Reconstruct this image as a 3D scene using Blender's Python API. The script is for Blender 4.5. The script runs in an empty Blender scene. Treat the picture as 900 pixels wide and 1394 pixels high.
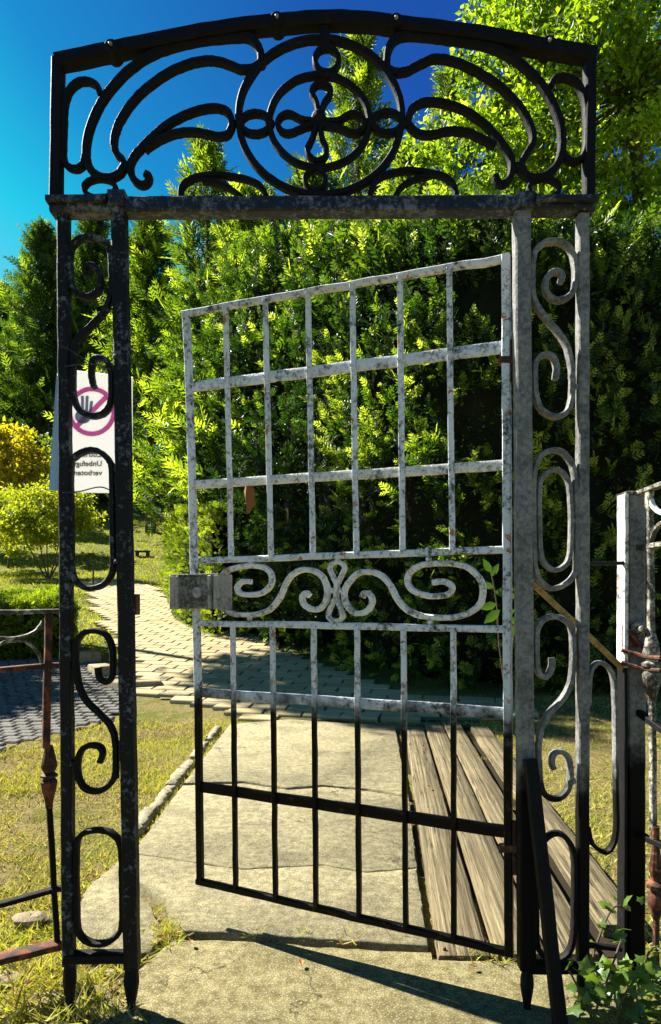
import bpy, math, random
import numpy as np
from mathutils import Vector, Matrix, Quaternion

random.seed(7); RNG = np.random.default_rng(7)
SC = bpy.context.scene; COL = SC.collection
R = math.radians
EYE, FPX, HOR, CXP = 1.0, 900.0, 818.0, 450.0      # eye height; focal length and horizon row in the photograph's pixels

# ------------------------------------------------------------------ camera
cam = bpy.data.cameras.new('camera'); cam.sensor_fit = 'HORIZONTAL'; cam.sensor_width = 36; cam.lens = 36 * FPX / 900
cam.shift_y = (HOR - 697) / 900; cam.clip_start = .05; cam.clip_end = 2000
co = bpy.data.objects.new('camera', cam); COL.objects.link(co)
co.location = (0, 0, EYE); co.rotation_euler = (R(90), 0, 0); SC.camera = co
# ------------------------------------------------------------------ sky, sun, exposure
SUN_BACK, SUN_EL = 31, 43
w = bpy.data.worlds.new('World'); SC.world = w; w.use_nodes = True
nt = w.node_tree; sky = nt.nodes.new('ShaderNodeTexSky'); sky.sky_type = 'NISHITA'; sky.sun_disc = False
sky.sun_elevation = R(SUN_EL); sky.sun_rotation = R(-(90 - SUN_BACK)); sky.air_density = 1.0; sky.dust_density = .4; sky.ozone_density = 4.0; sky.altitude = 1500
# the photograph's saturated sky: the Nishita radiance graded from deep blue (dark sky) over cyan to near white (horizon)
bw = nt.nodes.new('ShaderNodeRGBToBW'); nt.links.new(sky.outputs[0], bw.inputs[0])
mr = nt.nodes.new('ShaderNodeMapRange'); mr.inputs[2].default_value = 8; nt.links.new(bw.outputs[0], mr.inputs[0])
rp = nt.nodes.new('ShaderNodeValToRGB'); nt.links.new(mr.outputs[0], rp.inputs[0]); el = rp.color_ramp.elements
STOPS = ((.8, (.015, .045, .22)), (1.6, (.012, .085, .40)), (2.15, (.012, .25, .60)), (2.55, (.02, .56, .78)), (4, (.36, .74, .86)), (7, (.86, .9, .9)))
while len(el) < len(STOPS): el.new(.5)
for e, (lum, c) in zip(el, STOPS): e.position = lum / 8; e.color = (*c, 1)
sc_ = nt.nodes.new('ShaderNodeVectorMath'); sc_.operation = 'SCALE'; sc_.inputs['Scale'].default_value = 5.9; nt.links.new(rp.outputs[0], sc_.inputs[0]); nt.links.new(sc_.outputs[0], nt.nodes['Background'].inputs[0])
nt.nodes['Background'].inputs[1].default_value = .05
sd = Vector((-math.cos(R(SUN_EL)) * math.cos(R(SUN_BACK)), math.cos(R(SUN_EL)) * math.sin(R(SUN_BACK)), math.sin(R(SUN_EL))))
sl = bpy.data.lights.new('sun', 'SUN'); sl.energy = 5; sl.angle = R(.5); sl.color = (1, .94, .82)
so = bpy.data.objects.new('sun', sl); COL.objects.link(so); so.rotation_euler = sd.to_track_quat('Z', 'Y').to_euler(); so.location = sd * 50
vs = SC.view_settings; vs.view_transform = 'Standard'; vs.look = 'None'; vs.exposure = 1.88; vs.gamma = 1; vs.use_curve_mapping = False
SC.cycles.max_bounces = 6; SC.cycles.transparent_max_bounces = 8

# ------------------------------------------------------------------ materials
def C(r, g, b): return (r, g, b, 1)
class NT:
    def __init__(s, name):
        s.m = bpy.data.materials.new(name); s.m.use_nodes = True; s.t = s.m.node_tree; s.t.nodes.clear()
        s.out = s.n('ShaderNodeOutputMaterial')
        g = s.n('ShaderNodeNewGeometry'); s.pos = g.outputs['Position']
    def n(s, k, **kw):
        x = s.t.nodes.new(k)
        for a, v in kw.items(): setattr(x, a, v)
        return x
    def l(s, a, b): s.t.links.new(a, b)
    def put(s, sock, v):
        if isinstance(v, bpy.types.NodeSocket): s.l(v, sock)
        elif v is not None: sock.default_value = v
    def noise(s, scale, detail=4, rough=.6, vec=None, dist=0):
        x = s.n('ShaderNodeTexNoise'); x.inputs['Scale'].default_value = scale; x.inputs['Detail'].default_value = detail
        x.inputs['Roughness'].default_value = rough; x.inputs['Distortion'].default_value = dist
        s.l(vec if vec else s.pos, x.inputs['Vector']); return x.outputs['Fac']
    def voro(s, scale, feature='F1', vec=None, out='Distance'):
        x = s.n('ShaderNodeTexVoronoi'); x.feature = feature; x.inputs['Scale'].default_value = scale
        s.l(vec if vec else s.pos, x.inputs['Vector']); return x.outputs[out]
    def ramp(s, f, stops):
        x = s.n('ShaderNodeValToRGB'); s.l(f, x.inputs[0]); e = x.color_ramp.elements
        while len(e) < len(stops): e.new(.5)
        for i, (p, c) in enumerate(stops): e[i].position = p; e[i].color = c if len(c) == 4 else C(*c)
        return x.outputs[0]
    def mask(s, f, lo, hi):
        x = s.n('ShaderNodeMapRange'); x.interpolation_type = 'SMOOTHSTEP'; s.l(f, x.inputs[0]); x.inputs[1].default_value = lo; x.inputs[2].default_value = hi
        return x.outputs[0]
    def math(s, op, a, b=None):
        x = s.n('ShaderNodeMath', operation=op); s.put(x.inputs[0], a); s.put(x.inputs[1], b); return x.outputs[0]
    def mix(s, f, a, b, mode='MIX'):
        x = s.n('ShaderNodeMix', data_type='RGBA', blend_type=mode); s.put(x.inputs[0], f); s.put(x.inputs[6], a); s.put(x.inputs[7], b); return x.outputs[2]
    def stretch(s, sx, sy, sz, rotz=0):
        x = s.n('ShaderNodeMapping'); x.inputs['Scale'].default_value = (sx, sy, sz); x.inputs['Rotation'].default_value = (0, 0, rotz); s.l(s.pos, x.inputs[0]); return x.outputs[0]
    def attr(s, name):
        x = s.n('ShaderNodeAttribute', attribute_name=name); return x.outputs['Fac']
    def bump(s, h, strength=.3, dist=.003, prev=None):
        x = s.n('ShaderNodeBump'); x.inputs['Strength'].default_value = strength; x.inputs['Distance'].default_value = dist; s.l(h, x.inputs['Height'])
        if prev: s.l(prev, x.inputs['Normal'])
        return x.outputs[0]
    def bsdf(s, col, rough=.7, metal=0, normal=None, spec=.5, coat=0):
        x = s.n('ShaderNodeBsdfPrincipled'); s.put(x.inputs['Base Color'], col); s.put(x.inputs['Roughness'], rough); s.put(x.inputs['Metallic'], metal)
        s.put(x.inputs['Specular IOR Level'], spec)
        if coat: x.inputs['Coat Weight'].default_value = coat
        if normal: s.l(normal, x.inputs['Normal'])
        return x.outputs[0]
    def done(s, sh): s.l(sh, s.out.inputs[0]); return s.m

def iron(name, dark, worn, rust, wear=(.5, .62), rustr=(.62, .7), rough=(.35, .6), metal=.0, height=None, spec=.5, low=(.003, .003, .0035)):
    """paint that has flaked off in patches; with height, colour drops raggedly to near black below it, painting bright sheen above dark"""
    n = NT(name)
    big = n.noise(85, 6, .72); mid = n.noise(17, 4, .6); fine = n.noise(230, 3, .7)
    wm = n.mask(n.math('ADD', n.math('MULTIPLY', big, .5), n.math('ADD', n.math('MULTIPLY', mid, .28), n.math('MULTIPLY', n.noise(5.5, 4, .7), .22))), *wear)
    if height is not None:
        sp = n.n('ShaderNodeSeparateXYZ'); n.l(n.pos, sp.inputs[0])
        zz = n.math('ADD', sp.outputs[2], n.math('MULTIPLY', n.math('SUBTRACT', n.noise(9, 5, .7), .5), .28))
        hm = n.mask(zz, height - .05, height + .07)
    col = n.mix(wm, C(*dark), n.mix(fine, C(*[v * .62 for v in worn]), C(*worn)))
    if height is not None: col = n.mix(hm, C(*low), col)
    rm = n.mask(n.noise(31, 6, .72, dist=.5), *rustr)
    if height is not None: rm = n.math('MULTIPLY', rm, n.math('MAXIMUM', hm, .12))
    col = n.mix(rm, col, n.mix(fine, C(*rust), C(rust[0] * 1.35, rust[1] * 1.6, rust[2] * 1.6)))
    ro = n.math('ADD', n.math('MULTIPLY', fine, rough[1] - rough[0]), n.math('ADD', n.math('MULTIPLY', rm, .25), rough[0]))
    nb = n.bump(n.noise(70, 4, .6), .35, .004, n.bump(wm, .35, .0015))
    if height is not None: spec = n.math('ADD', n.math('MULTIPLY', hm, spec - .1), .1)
    return n.done(n.bsdf(col, ro, metal, nb, spec))
M = {}
RUST = (.16, .05, .018)
M['black'] = iron('black_iron', (.0035, .0035, .004), (.016, .018, .022), RUST, (.5, .7), (.72, .8), (.55, .8), spec=.16)
M['post'] = iron('mottled_black_iron', (.004, .0045, .0055), (.12, .14, .175), RUST, (.52, .6), (.7, .78), (.5, .75), spec=.2)
M['grey'] = iron('sheen_split_worn_iron', (.045, .046, .048), (.32, .32, .31), (.22, .07, .02), (.36, .66), (.64, .71), (.4, .7), height=.57, spec=.3)  # grey upper and black lower part carry a light difference in the colour
M['leaf'] = iron('sheen_split_flaked_iron', (.008, .009, .012), (.72, .76, .84), (.26, .095, .035), (.39, .52), (.585, .63), (.3, .5), height=.70, spec=.5)  # silver above and near black below paint sheen and dark into the bars
M['crossbar'] = iron('crossbar_iron', (.005, .006, .009), (.15, .165, .21), RUST, (.48, .6), (.66, .74), (.35, .6), spec=.4)
M['silver'] = iron('sheen_flaked_iron', (.03, .032, .036), (.82, .81, .79), (.26, .095, .04), (.38, .52), (.6, .65), (.35, .55), spec=.5)  # palest flakes, colour standing in for glare on rail and scrolls
M['rust'] = iron('rusted_iron', (.035, .014, .008), (.17, .15, .12), (.17, .05, .024), (.56, .7), (.47, .62), (.55, .8), spec=.3)
M['pale'] = iron('pale_peeling_iron', (.025, .022, .018), (.52, .5, .42), (.24, .09, .03), (.47, .62), (.6, .7), (.45, .7), spec=.35)
M['bolt'] = iron('sky_hole_disc', (.1, .1, .1), (.5, .5, .48), RUST, (.4, .6), (.6, .7))  # bright colour of the arch discs that stand in for sky through holes
M['ochre'] = iron('ochre_bar', (.08, .05, .015), (.5, .33, .08), (.3, .12, .03), (.38, .6), (.6, .7), (.5, .7))
M['lockbox'] = iron('old_lockbox', (.03, .026, .023), (.30, .28, .26), (.16, .08, .035), (.42, .6), (.56, .68), (.5, .75), spec=.3)

M['lockband'] = iron('worn_lock_bands', (.08, .07, .06), (.42, .4, .38), (.16, .08, .035), (.36, .55), (.6, .7), (.45, .7), spec=.3)
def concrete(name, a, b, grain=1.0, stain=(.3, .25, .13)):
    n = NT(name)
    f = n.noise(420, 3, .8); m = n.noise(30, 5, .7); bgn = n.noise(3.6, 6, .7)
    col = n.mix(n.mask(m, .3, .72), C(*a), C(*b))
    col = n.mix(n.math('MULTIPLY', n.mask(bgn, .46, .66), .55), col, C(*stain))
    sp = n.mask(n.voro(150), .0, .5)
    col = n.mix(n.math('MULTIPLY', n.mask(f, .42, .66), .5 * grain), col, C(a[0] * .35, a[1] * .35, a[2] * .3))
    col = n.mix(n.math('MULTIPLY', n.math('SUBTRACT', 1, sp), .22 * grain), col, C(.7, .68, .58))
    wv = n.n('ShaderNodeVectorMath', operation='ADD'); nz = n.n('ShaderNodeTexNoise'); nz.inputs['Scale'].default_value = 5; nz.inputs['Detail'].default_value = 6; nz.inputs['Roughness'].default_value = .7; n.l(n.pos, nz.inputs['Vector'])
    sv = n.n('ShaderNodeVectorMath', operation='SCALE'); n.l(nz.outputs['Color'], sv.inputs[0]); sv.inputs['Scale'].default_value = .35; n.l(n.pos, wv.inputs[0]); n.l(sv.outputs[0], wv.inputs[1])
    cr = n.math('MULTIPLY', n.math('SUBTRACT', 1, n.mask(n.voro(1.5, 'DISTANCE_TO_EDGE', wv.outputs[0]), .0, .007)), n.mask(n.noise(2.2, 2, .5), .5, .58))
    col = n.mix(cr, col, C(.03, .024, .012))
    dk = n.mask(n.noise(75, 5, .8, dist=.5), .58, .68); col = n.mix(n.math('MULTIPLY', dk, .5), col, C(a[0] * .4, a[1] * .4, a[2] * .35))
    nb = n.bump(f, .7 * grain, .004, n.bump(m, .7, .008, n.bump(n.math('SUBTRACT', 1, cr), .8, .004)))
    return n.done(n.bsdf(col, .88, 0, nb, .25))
M['slab'] = concrete('slab_concrete', (.17, .145, .07), (.41, .36, .20), 1.6, (.095, .08, .04))
M['apron'] = concrete('rough_concrete', (.17, .14, .045), (.44, .38, .18), 2.0, (.13, .1, .03))
M['stone'] = concrete('pale_stone', (.32, .28, .17), (.56, .51, .37), 1.2, (.2, .17, .08))
M['kerb'] = concrete('pale_kerb', (.22, .19, .11), (.5, .45, .31), 1.6, (.13, .11, .05))
M['corner'] = concrete('corner_concrete', (.28, .24, .12), (.52, .46, .27), 1.3, (.2, .16, .07))
M['rock'] = concrete('brown_rock', (.16, .12, .07), (.34, .28, .17), 1)
def paver_mat():
    n = NT('paver_stone'); oi = n.n('ShaderNodeObjectInfo')
    base = n.ramp(oi.outputs['Random'], [(0, (.31, .25, .12)), (.35, (.42, .345, .18)), (.7, (.5, .41, .22)), (1, (.38, .32, .19))])
    f = n.noise(90, 4, .7); m = n.noise(9, 4, .6)
    col = n.mix(n.mask(f, .35, .75), n.mix(.5, base, C(.15, .12, .06)), base)
    col = n.mix(n.math('MULTIPLY', n.mask(m, .5, .7), .4), col, C(.2, .16, .07))
    return n.done(n.bsdf(col, .85, 0, n.bump(f, .5, .005), .25))
M['paver'] = paver_mat()
def wood_mat():
    n = NT('weathered_plank'); oi = n.n('ShaderNodeObjectInfo')
    tc = n.n('ShaderNodeTexCoord'); m0 = n.n('ShaderNodeMapping'); m0.inputs['Rotation'].default_value = (0, 0, math.atan(76 / 900)); n.l(tc.outputs['Object'], m0.inputs[0]); mp = n.n('ShaderNodeMapping'); mp.inputs['Scale'].default_value = (1, .016, 1); n.l(m0.outputs[0], mp.inputs[0])
    sh = n.n('ShaderNodeVectorMath', operation='ADD'); cm = n.n('ShaderNodeCombineXYZ'); n.l(n.math('MULTIPLY', oi.outputs['Random'], 17), cm.inputs[0]); n.l(mp.outputs[0], sh.inputs[0]); n.l(cm.outputs[0], sh.inputs[1])
    g = n.noise(85, 8, .78, sh.outputs[0], .1); g2 = n.noise(260, 4, .75, sh.outputs[0]); ck = n.noise(34, 3, .6, sh.outputs[0]); b = n.noise(4, 4, .6)
    col = n.ramp(g, [(.28, (.012, .009, .005)), (.42, (.06, .048, .026)), (.55, (.17, .137, .075)), (.72, (.33, .28, .17))])
    col = n.mix(n.math('MULTIPLY', n.mask(b, .45, .7), .35), col, C(.1, .08, .045))
    col = n.mix(n.math('MULTIPLY', n.mask(g2, .55, .72), .5), col, C(.03, .022, .012))
    line = n.math('SUBTRACT', 1, n.mask(n.math('ABSOLUTE', n.math('SUBTRACT', ck, .5)), .0, .012)); line = n.math('MULTIPLY', line, n.mask(n.noise(3, 3, .5), .42, .55))
    col = n.mix(line, col, C(.008, .006, .004)); sp = n.mask(n.noise(120, 4, .8), .6, .72); col = n.mix(n.math('MULTIPLY', sp, .45), col, C(.05, .04, .022))
    return n.done(n.bsdf(col, .85, 0, n.bump(n.math('SUBTRACT', 1, line), .8, .004, n.bump(g2, .5, .003, n.bump(g, .8, .005))), .2))
M['wood'] = wood_mat()
def ground_mat():
    n = NT('turf_and_soil'); f = n.noise(70, 5, .75); m = n.noise(2.3, 5, .65); m2 = n.noise(14, 4, .7)
    dry = n.ramp(f, [(.3, (.05, .037, .014)), (.5, (.19, .15, .055)), (.72, (.38, .31, .13))])
    grn = n.ramp(f, [(.3, (.03, .04, .006)), (.55, (.12, .13, .015)), (.75, (.24, .24, .03))])
    sp = n.n('ShaderNodeSeparateXYZ'); n.l(n.pos, sp.inputs[0]); far = n.mask(sp.outputs[1], 5, 10)
    gm = n.math('ADD', n.mask(n.math('ADD', n.math('MULTIPLY', m, .6), n.math('MULTIPLY', m2, .4)), .46, .6), far)
    gm = n.math('MINIMUM', gm, 1.0)
    return n.done(n.bsdf(n.mix(gm, dry, grn), .95, 0, n.bump(f, 1, .02), .15))
M['ground'] = ground_mat()
def simple(name, col, rough=.7, spec=.4, var=.35, sc=60, bump=.3):
    n = NT(name); f = n.noise(sc, 4, .65)
    c = n.mix(f, C(*[v * (1 - var) for v in col]), C(*[min(1, v * (1 + var)) for v in col]))
    return n.done(n.bsdf(c, rough, 0, n.bump(f, bump, .004), spec))
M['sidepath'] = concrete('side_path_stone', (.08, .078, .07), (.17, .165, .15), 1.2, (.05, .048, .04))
M['joint'] = simple('path_joint_soil', (.13, .11, .05), .95, .1, .5, 80, .6)
M['gap_shade'] = simple('gap_shade_soil', (.022, .017, .01), .95, .1, .5, 90, .6)  # soil colour darkened to hold the shade between the boards
M['bark'] = simple('bark', (.09, .07, .045), .9, .2, .5, 30, .8)
M['darkwood'] = simple('dark_bench_wood', (.05, .045, .04), .8, .2)
def foliage(name, ramp, trans=.5, rough=.5, tcol=1.5, spec=.3):
    if 'conifer' in name or 'hedge' in name or 'broad' in name: ramp = [(p_, (c_[0] * .84, c_[1] * .97, c_[2])) for p_, c_ in ramp]
    n = NT(name); a = n.attr('tint'); big = n.noise(1.4, 3, .6)
    col = n.ramp(a, ramp)
    col = n.mix(n.math('MULTIPLY', n.mask(big, .4, .65), .4), col, n.mix(1.0, col, C(1.25, 1.2, .7), 'MULTIPLY'))
    p = n.bsdf(col, rough, 0, None, spec)
    t = n.n('ShaderNodeBsdfTranslucent'); n.l(n.mix(1.0, col, C(tcol, tcol * 1.02, tcol * .35), 'MULTIPLY'), t.inputs[0])
    mx = n.n('ShaderNodeMixShader'); mx.inputs[0].default_value = trans; n.l(p, mx.inputs[1]); n.l(t.outputs[0], mx.inputs[2])
    return n.done(mx.outputs[0])
M['conifer'] = foliage('conifer_needles', [(0, (.02, .04, .006)), (.45, (.07, .11, .01)), (.75, (.2, .25, .02)), (1, (.42, .44, .05))], .5, .5, 1.7)
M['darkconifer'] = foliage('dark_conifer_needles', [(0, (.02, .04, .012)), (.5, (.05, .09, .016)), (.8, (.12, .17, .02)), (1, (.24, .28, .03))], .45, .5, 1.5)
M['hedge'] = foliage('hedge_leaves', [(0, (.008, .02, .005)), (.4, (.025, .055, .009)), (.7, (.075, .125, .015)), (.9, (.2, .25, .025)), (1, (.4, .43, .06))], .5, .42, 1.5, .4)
M['broad'] = foliage('broadleaf_leaves', [(0, (.03, .06, .004)), (.4, (.14, .21, .01)), (.75, (.34, .4, .022)), (1, (.52, .54, .05))], .55, .5, 1.6)
M['shrub'] = foliage('shrub_leaves', [(0, (.08, .12, .012)), (.5, (.22, .26, .02)), (1, (.46, .45, .05))], .55, .5)
M['yellow'] = foliage('yellow_shrub_leaves', [(0, (.14, .13, .01)), (.5, (.36, .31, .02)), (1, (.55, .46, .03))], .5, .5)
M['box'] = foliage('box_hedge_leaves', [(0, (.03, .05, .008)), (.5, (.12, .16, .014)), (1, (.38, .4, .04))], .45, .5)
M['ivy'] = foliage('ivy_leaves', [(0, (.025, .06, .008)), (.5, (.06, .12, .014)), (1, (.16, .24, .03))], .4, .4, 1.5, .5)
M['grass'] = foliage('lawn_blades', [(0, (.14, .1, .03)), (.3, (.40, .345, .16)), (.55, (.43, .39, .14)), (.78, (.24, .29, .04)), (1, (.38, .43, .07))], .35, .7, 1.3, .15)
M['fargrass'] = foliage('far_lawn_blades', [(0, (.14, .15, .015)), (.5, (.3, .31, .022)), (1, (.46, .44, .035))], .45, .7, 1.3, .15)
M['core'] = simple('hedge_inner_shade', (.012, .014, .007), .95, .05, .5, 12, .5)  # near-black colour standing in for the shade deep inside the hedges
M['deadleaf'] = foliage('dead_leaf', [(0, (.14, .05, .02)), (1, (.4, .2, .07))], .35, .7)
def paper_mat(name, col, trans):
    n = NT(name); f = n.noise(9, 3, .6)
    p = n.bsdf(C(*col), .22, 0, n.bump(f, .5, .01), .5)
    t = n.n('ShaderNodeBsdfTranslucent'); t.inputs[0].default_value = C(*col)
    mx = n.n('ShaderNodeMixShader'); mx.inputs[0].default_value = trans; n.l(p, mx.inputs[1]); n.l(t.outputs[0], mx.inputs[2])
    return n.done(mx.outputs[0])
M['paper'] = paper_mat('paper_in_sleeve', (.86, .86, .86), .68)
M['flap'] = simple('sky_shade_flap', (.32, .5, .75), .3, .5, .1, 20, .2)  # blue skylight on the shaded flap put into its colour
M['ink_pink'] = paper_mat('pink_print', (.88, .34, .68), .7)
M['ink_hand'] = paper_mat('blue_grey_print', (.42, .46, .6), .66)
M['ink_text'] = paper_mat('grey_text_print', (.24, .24, .32), .5)
M['wire'] = simple('tie_wire', (.03, .03, .03), .5, .4)

# ------------------------------------------------------------------ projection helpers (pixel of the photograph + depth -> point)
def P(x, y, d): return Vector(((x - CXP) / FPX * d, d, EYE + (HOR - y) / FPX * d))
def hz(x, y):
    t = np.maximum(0, np.asarray(y, float) - 5.4)
    r = .13 * t * t / (t + 1.3)
    u = np.maximum(0, np.asarray(y, float) - 21)
    r = r + .15 * u * u / (u + 2)
    return -.04 + np.minimum(r, 16) + 0 * np.asarray(x, float)
def G(x, y, z=0.0):                                   # ray on a level plane
    d = FPX * (EYE - z) / (y - HOR); return P(x, y, d)
def T(x, y):                                          # ray on the terrain
    d = 1.2
    while d < 150:
        p = P(x, y, d)
        if p.z <= hz(p.x, p.y): return p
        d += .03
    return P(x, y, 60)
DF = 1.63
def F(x, y): return P(x, y, DF)
LH, LF = P(690, 818, 1.675), P(262, 818, 2.08)      # gate leaf plane: hinge side and free side
LDIR = (LF - LH).normalized(); LN = Vector((LDIR.y, -LDIR.x, 0)); LN = LN if LN.y < 0 else -LN
def plane_hit(p0, n):
    def f(x, y):
        r = Vector(((x - CXP) / FPX, 1, (HOR - y) / FPX)); o = Vector((0, 0, EYE))
        t = (p0 - o).dot(n) / r.dot(n); return o + r * t
    return f
L = plane_hit(LH, LN)

# ------------------------------------------------------------------ mesh helpers
ORG = {}
def empty(name, loc, label=None, cat=None, group=None, kind=None):
    o = bpy.data.objects.new(name, None); COL.objects.link(o); o.location = loc; o.empty_display_size = .1; ORG[o.name] = Vector(loc)
    return tag(o, label, cat, group, kind)
def tag(o, label=None, cat=None, group=None, kind=None):
    if label: o['label'] = label
    if cat: o['category'] = cat
    if group: o['group'] = group
    if kind: o['kind'] = kind
    return o
class MB:
    def __init__(s): s.v = []; s.f = []
    def add(s, v, f):
        b = len(s.v); s.v += [Vector(p) for p in v]; s.f += [tuple(i + b for i in q) for q in f]; return s
    def build(s, name, mat, parent=None, origin=None, smooth=35, kind=None):
        if parent is not None: org = ORG[parent.name]
        else: org = Vector(origin) if origin is not None else Vector((0, 0, 0))
        me = bpy.data.meshes.new(name); me.from_pydata([tuple(p - org) for p in s.v], [], s.f); me.materials.append(M[mat] if isinstance(mat, str) else mat)
        if smooth:
            me.shade_smooth(); me.set_sharp_from_angle(angle=R(smooth))
        o = bpy.data.objects.new(name, me); COL.objects.link(o); ORG[o.name] = org
        if parent is not None: o.parent = parent
        else: o.location = org
        if kind: o['kind'] = kind
        return o
def catmull(pts, closed=False, n=6):
    out = []; N = len(pts); rng = N if closed else N - 1
    for i in range(rng):
        if closed: p0, p1, p2, p3 = pts[(i - 1) % N], pts[i], pts[(i + 1) % N], pts[(i + 2) % N]
        else: p0, p1, p2, p3 = pts[max(i - 1, 0)], pts[i], pts[i + 1], pts[min(i + 2, N - 1)]
        for k in range(n):
            t = k / n
            out.append(.5 * ((2 * p1) + (p2 - p0) * t + (2 * p0 - 5 * p1 + 4 * p2 - p3) * t * t + (3 * p1 - p0 - 3 * p2 + p3) * t ** 3))
    if not closed: out.append(pts[-1].copy())
    return out
def sweep(mb, pts, nrm, t, w, closed=False, ch=.28, round_=False, jit=.0006):
    """sweep a chamfered bar section: t thick in the plane, w deep along nrm; t may be a list"""
    pts = [Vector(p) for p in pts]; N = len(pts); nrm = Vector(nrm).normalized()
    tt = list(t) if hasattr(t, '__len__') else [t] * N
    if round_: prof = [(math.cos(k * math.pi / 4 + .39), math.sin(k * math.pi / 4 + .39)) for k in range(8)]
    else: prof = [(1, 1 - ch), (1 - ch, 1), (-1 + ch, 1), (-1, 1 - ch), (-1, -1 + ch), (-1 + ch, -1), (1 - ch, -1), (1, -1 + ch)]
    V = []; K = 8
    for i, p in enumerate(pts):
        a = pts[(i - 1) % N] if (closed or i > 0) else p
        b = pts[(i + 1) % N] if (closed or i < N - 1) else p
        tg = (b - a); tg = tg.normalized() if tg.length > 1e-9 else Vector((0, 0, 1))
        sd_ = nrm.cross(tg); sd_.normalize(); nn = tg.cross(sd_).normalized()
        j = 1 + random.uniform(-1, 1) * jit / max(tt[i], .002); q = p + sd_ * random.uniform(-jit, jit) + nn * random.uniform(-jit, jit)
        for (u, v) in prof: V.append(q + sd_ * (u * tt[i] / 2 * j) + nn * (v * w / 2))
    Fc = []
    for i in range(N if closed else N - 1):
        i2 = (i + 1) % N
        for k in range(K): Fc.append((i * K + k, i * K + (k + 1) % K, i2 * K + (k + 1) % K, i2 * K + k))
    if not closed: Fc.append(tuple(range(K - 1, -1, -1))); Fc.append(tuple((N - 1) * K + k for k in range(K)))
    return mb.add(V, Fc)
def bar(mb, a, b, nrm, t, w, n=None, ch=.22, jit=.0007, round_=False):
    a, b = Vector(a), Vector(b); n = n or max(2, int((b - a).length / .045))
    return sweep(mb, [a.lerp(b, i / n) for i in range(n + 1)], nrm, t, w, False, ch, round_, jit)
def lathe(mb, base, axis, prof, seg=12):
    axis = Vector(axis).normalized(); q = axis.to_track_quat('Z', 'Y'); V = []; Fc = []
    for (r, h) in prof:
        for k in range(seg):
            a = 2 * math.pi * k / seg; V.append(Vector(base) + q @ Vector((r * math.cos(a), r * math.sin(a), h)))
    for i in range(len(prof) - 1):
        for k in range(seg): Fc.append((i * seg + k, i * seg + (k + 1) % seg, (i + 1) * seg + (k + 1) % seg, (i + 1) * seg + k))
    Fc.append(tuple(range(seg - 1, -1, -1))); Fc.append(tuple((len(prof) - 1) * seg + k for k in range(seg)))
    return mb.add(V, Fc)
def box(mb, c, u, v, n, su, sv, sn, be=.12):
    """chamfered box centred at c with half sizes su, sv, sn along the axes u, v, n"""
    c = Vector(c); b = min(su, sv, sn) * be * 2; V = []; Fc = []
    for s in (-1, 1):
        for (x, y) in ((-1, -1), (1, -1), (1, 1), (-1, 1)): V.append(c + u * x * (su - b) + v * y * (sv - b) + n * s * sn)
        for (x, y) in ((-1, -1), (1, -1), (1, 1), (-1, 1)): V.append(c + u * x * su + v * y * sv + n * s * (sn - b))
    # 0-3 back face, 4-7 back rim, 8-11 front face, 12-15 front rim
    Fc.append((3, 2, 1, 0)); Fc.append((8, 9, 10, 11))
    for k in range(4):
        k2 = (k + 1) % 4
        Fc += [(k, k2, 4 + k2, 4 + k), (4 + k, 4 + k2, 12 + k2, 12 + k), (12 + k, 12 + k2, 8 + k2, 8 + k)]
    return mb.add(V, Fc)
X, Y, Z = Vector((1, 0, 0)), Vector((0, 1, 0)), Vector((0, 0, 1))
def ball(mb, c, r, sq=1.0):
    prof = [(max(r * math.cos(a), .0004), r * sq * math.sin(a)) for a in [(-math.pi / 2 + math.pi * i / 8) for i in range(9)]]
    return lathe(mb, c, (0, 0, 1), prof, 10)
def fast_mesh(name, verts, faces, mat, parent=None, tint=None, kind=None, smooth=False, origin=None):
    """verts (n,3) array, faces (m,k) array, optional per-vertex tint attribute"""
    org = ORG[parent.name] if parent is not None else (Vector(origin) if origin is not None else Vector((0, 0, 0)))
    verts = np.asarray(verts, np.float32) - np.array(org, np.float32); faces = np.asarray(faces, np.int32)
    me = bpy.data.meshes.new(name); m, k = faces.shape
    me.vertices.add(len(verts)); me.vertices.foreach_set('co', verts.ravel())
    me.loops.add(m * k); me.loops.foreach_set('vertex_index', faces.ravel())
    me.polygons.add(m); me.polygons.foreach_set('loop_start', np.arange(0, m * k, k, dtype=np.int32))
    me.update(calc_edges=True)
    if tint is not None:
        at = me.attributes.new('tint', 'FLOAT', 'POINT'); at.data.foreach_set('value', np.asarray(tint, np.float32))
    me.materials.append(M[mat]); me.polygons.foreach_set('use_smooth', np.full(m, smooth))
    o = bpy.data.objects.new(name, me); COL.objects.link(o); ORG[o.name] = org
    if parent is not None: o.parent = parent
    else: o.location = org
    if kind: o['kind'] = kind
    return o
def zc(ox, oy, s): return lambda pts, pl=F: [pl(ox + x / s, oy + y / s) for (x, y) in pts]
z1 = zc(40, 0, 2.0455); z2 = zc(420, 0, 2.0455); z3 = zc(0, 270, 3.2143); z4 = zc(0, 680, 3.2143); z5 = zc(0, 1000, 3.0)
z6 = zc(640, 270, 3.2422); z7 = zc(640, 650, 3.4615); z8 = zc(600, 1000, 3.0); z9 = zc(220, 700, 3.4615); z10 = zc(440, 720, 3.2143)
PXF = DF / FPX                                         # metres per pixel in the plane of the gateway
def ell(cx, cy, rx, ry, pl=F, n=28): return [pl(cx + rx * math.cos(2 * math.pi * k / n), cy + ry * math.sin(2 * math.pi * k / n)) for k in range(n)]
FN = Vector((0, -1, 0))
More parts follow.
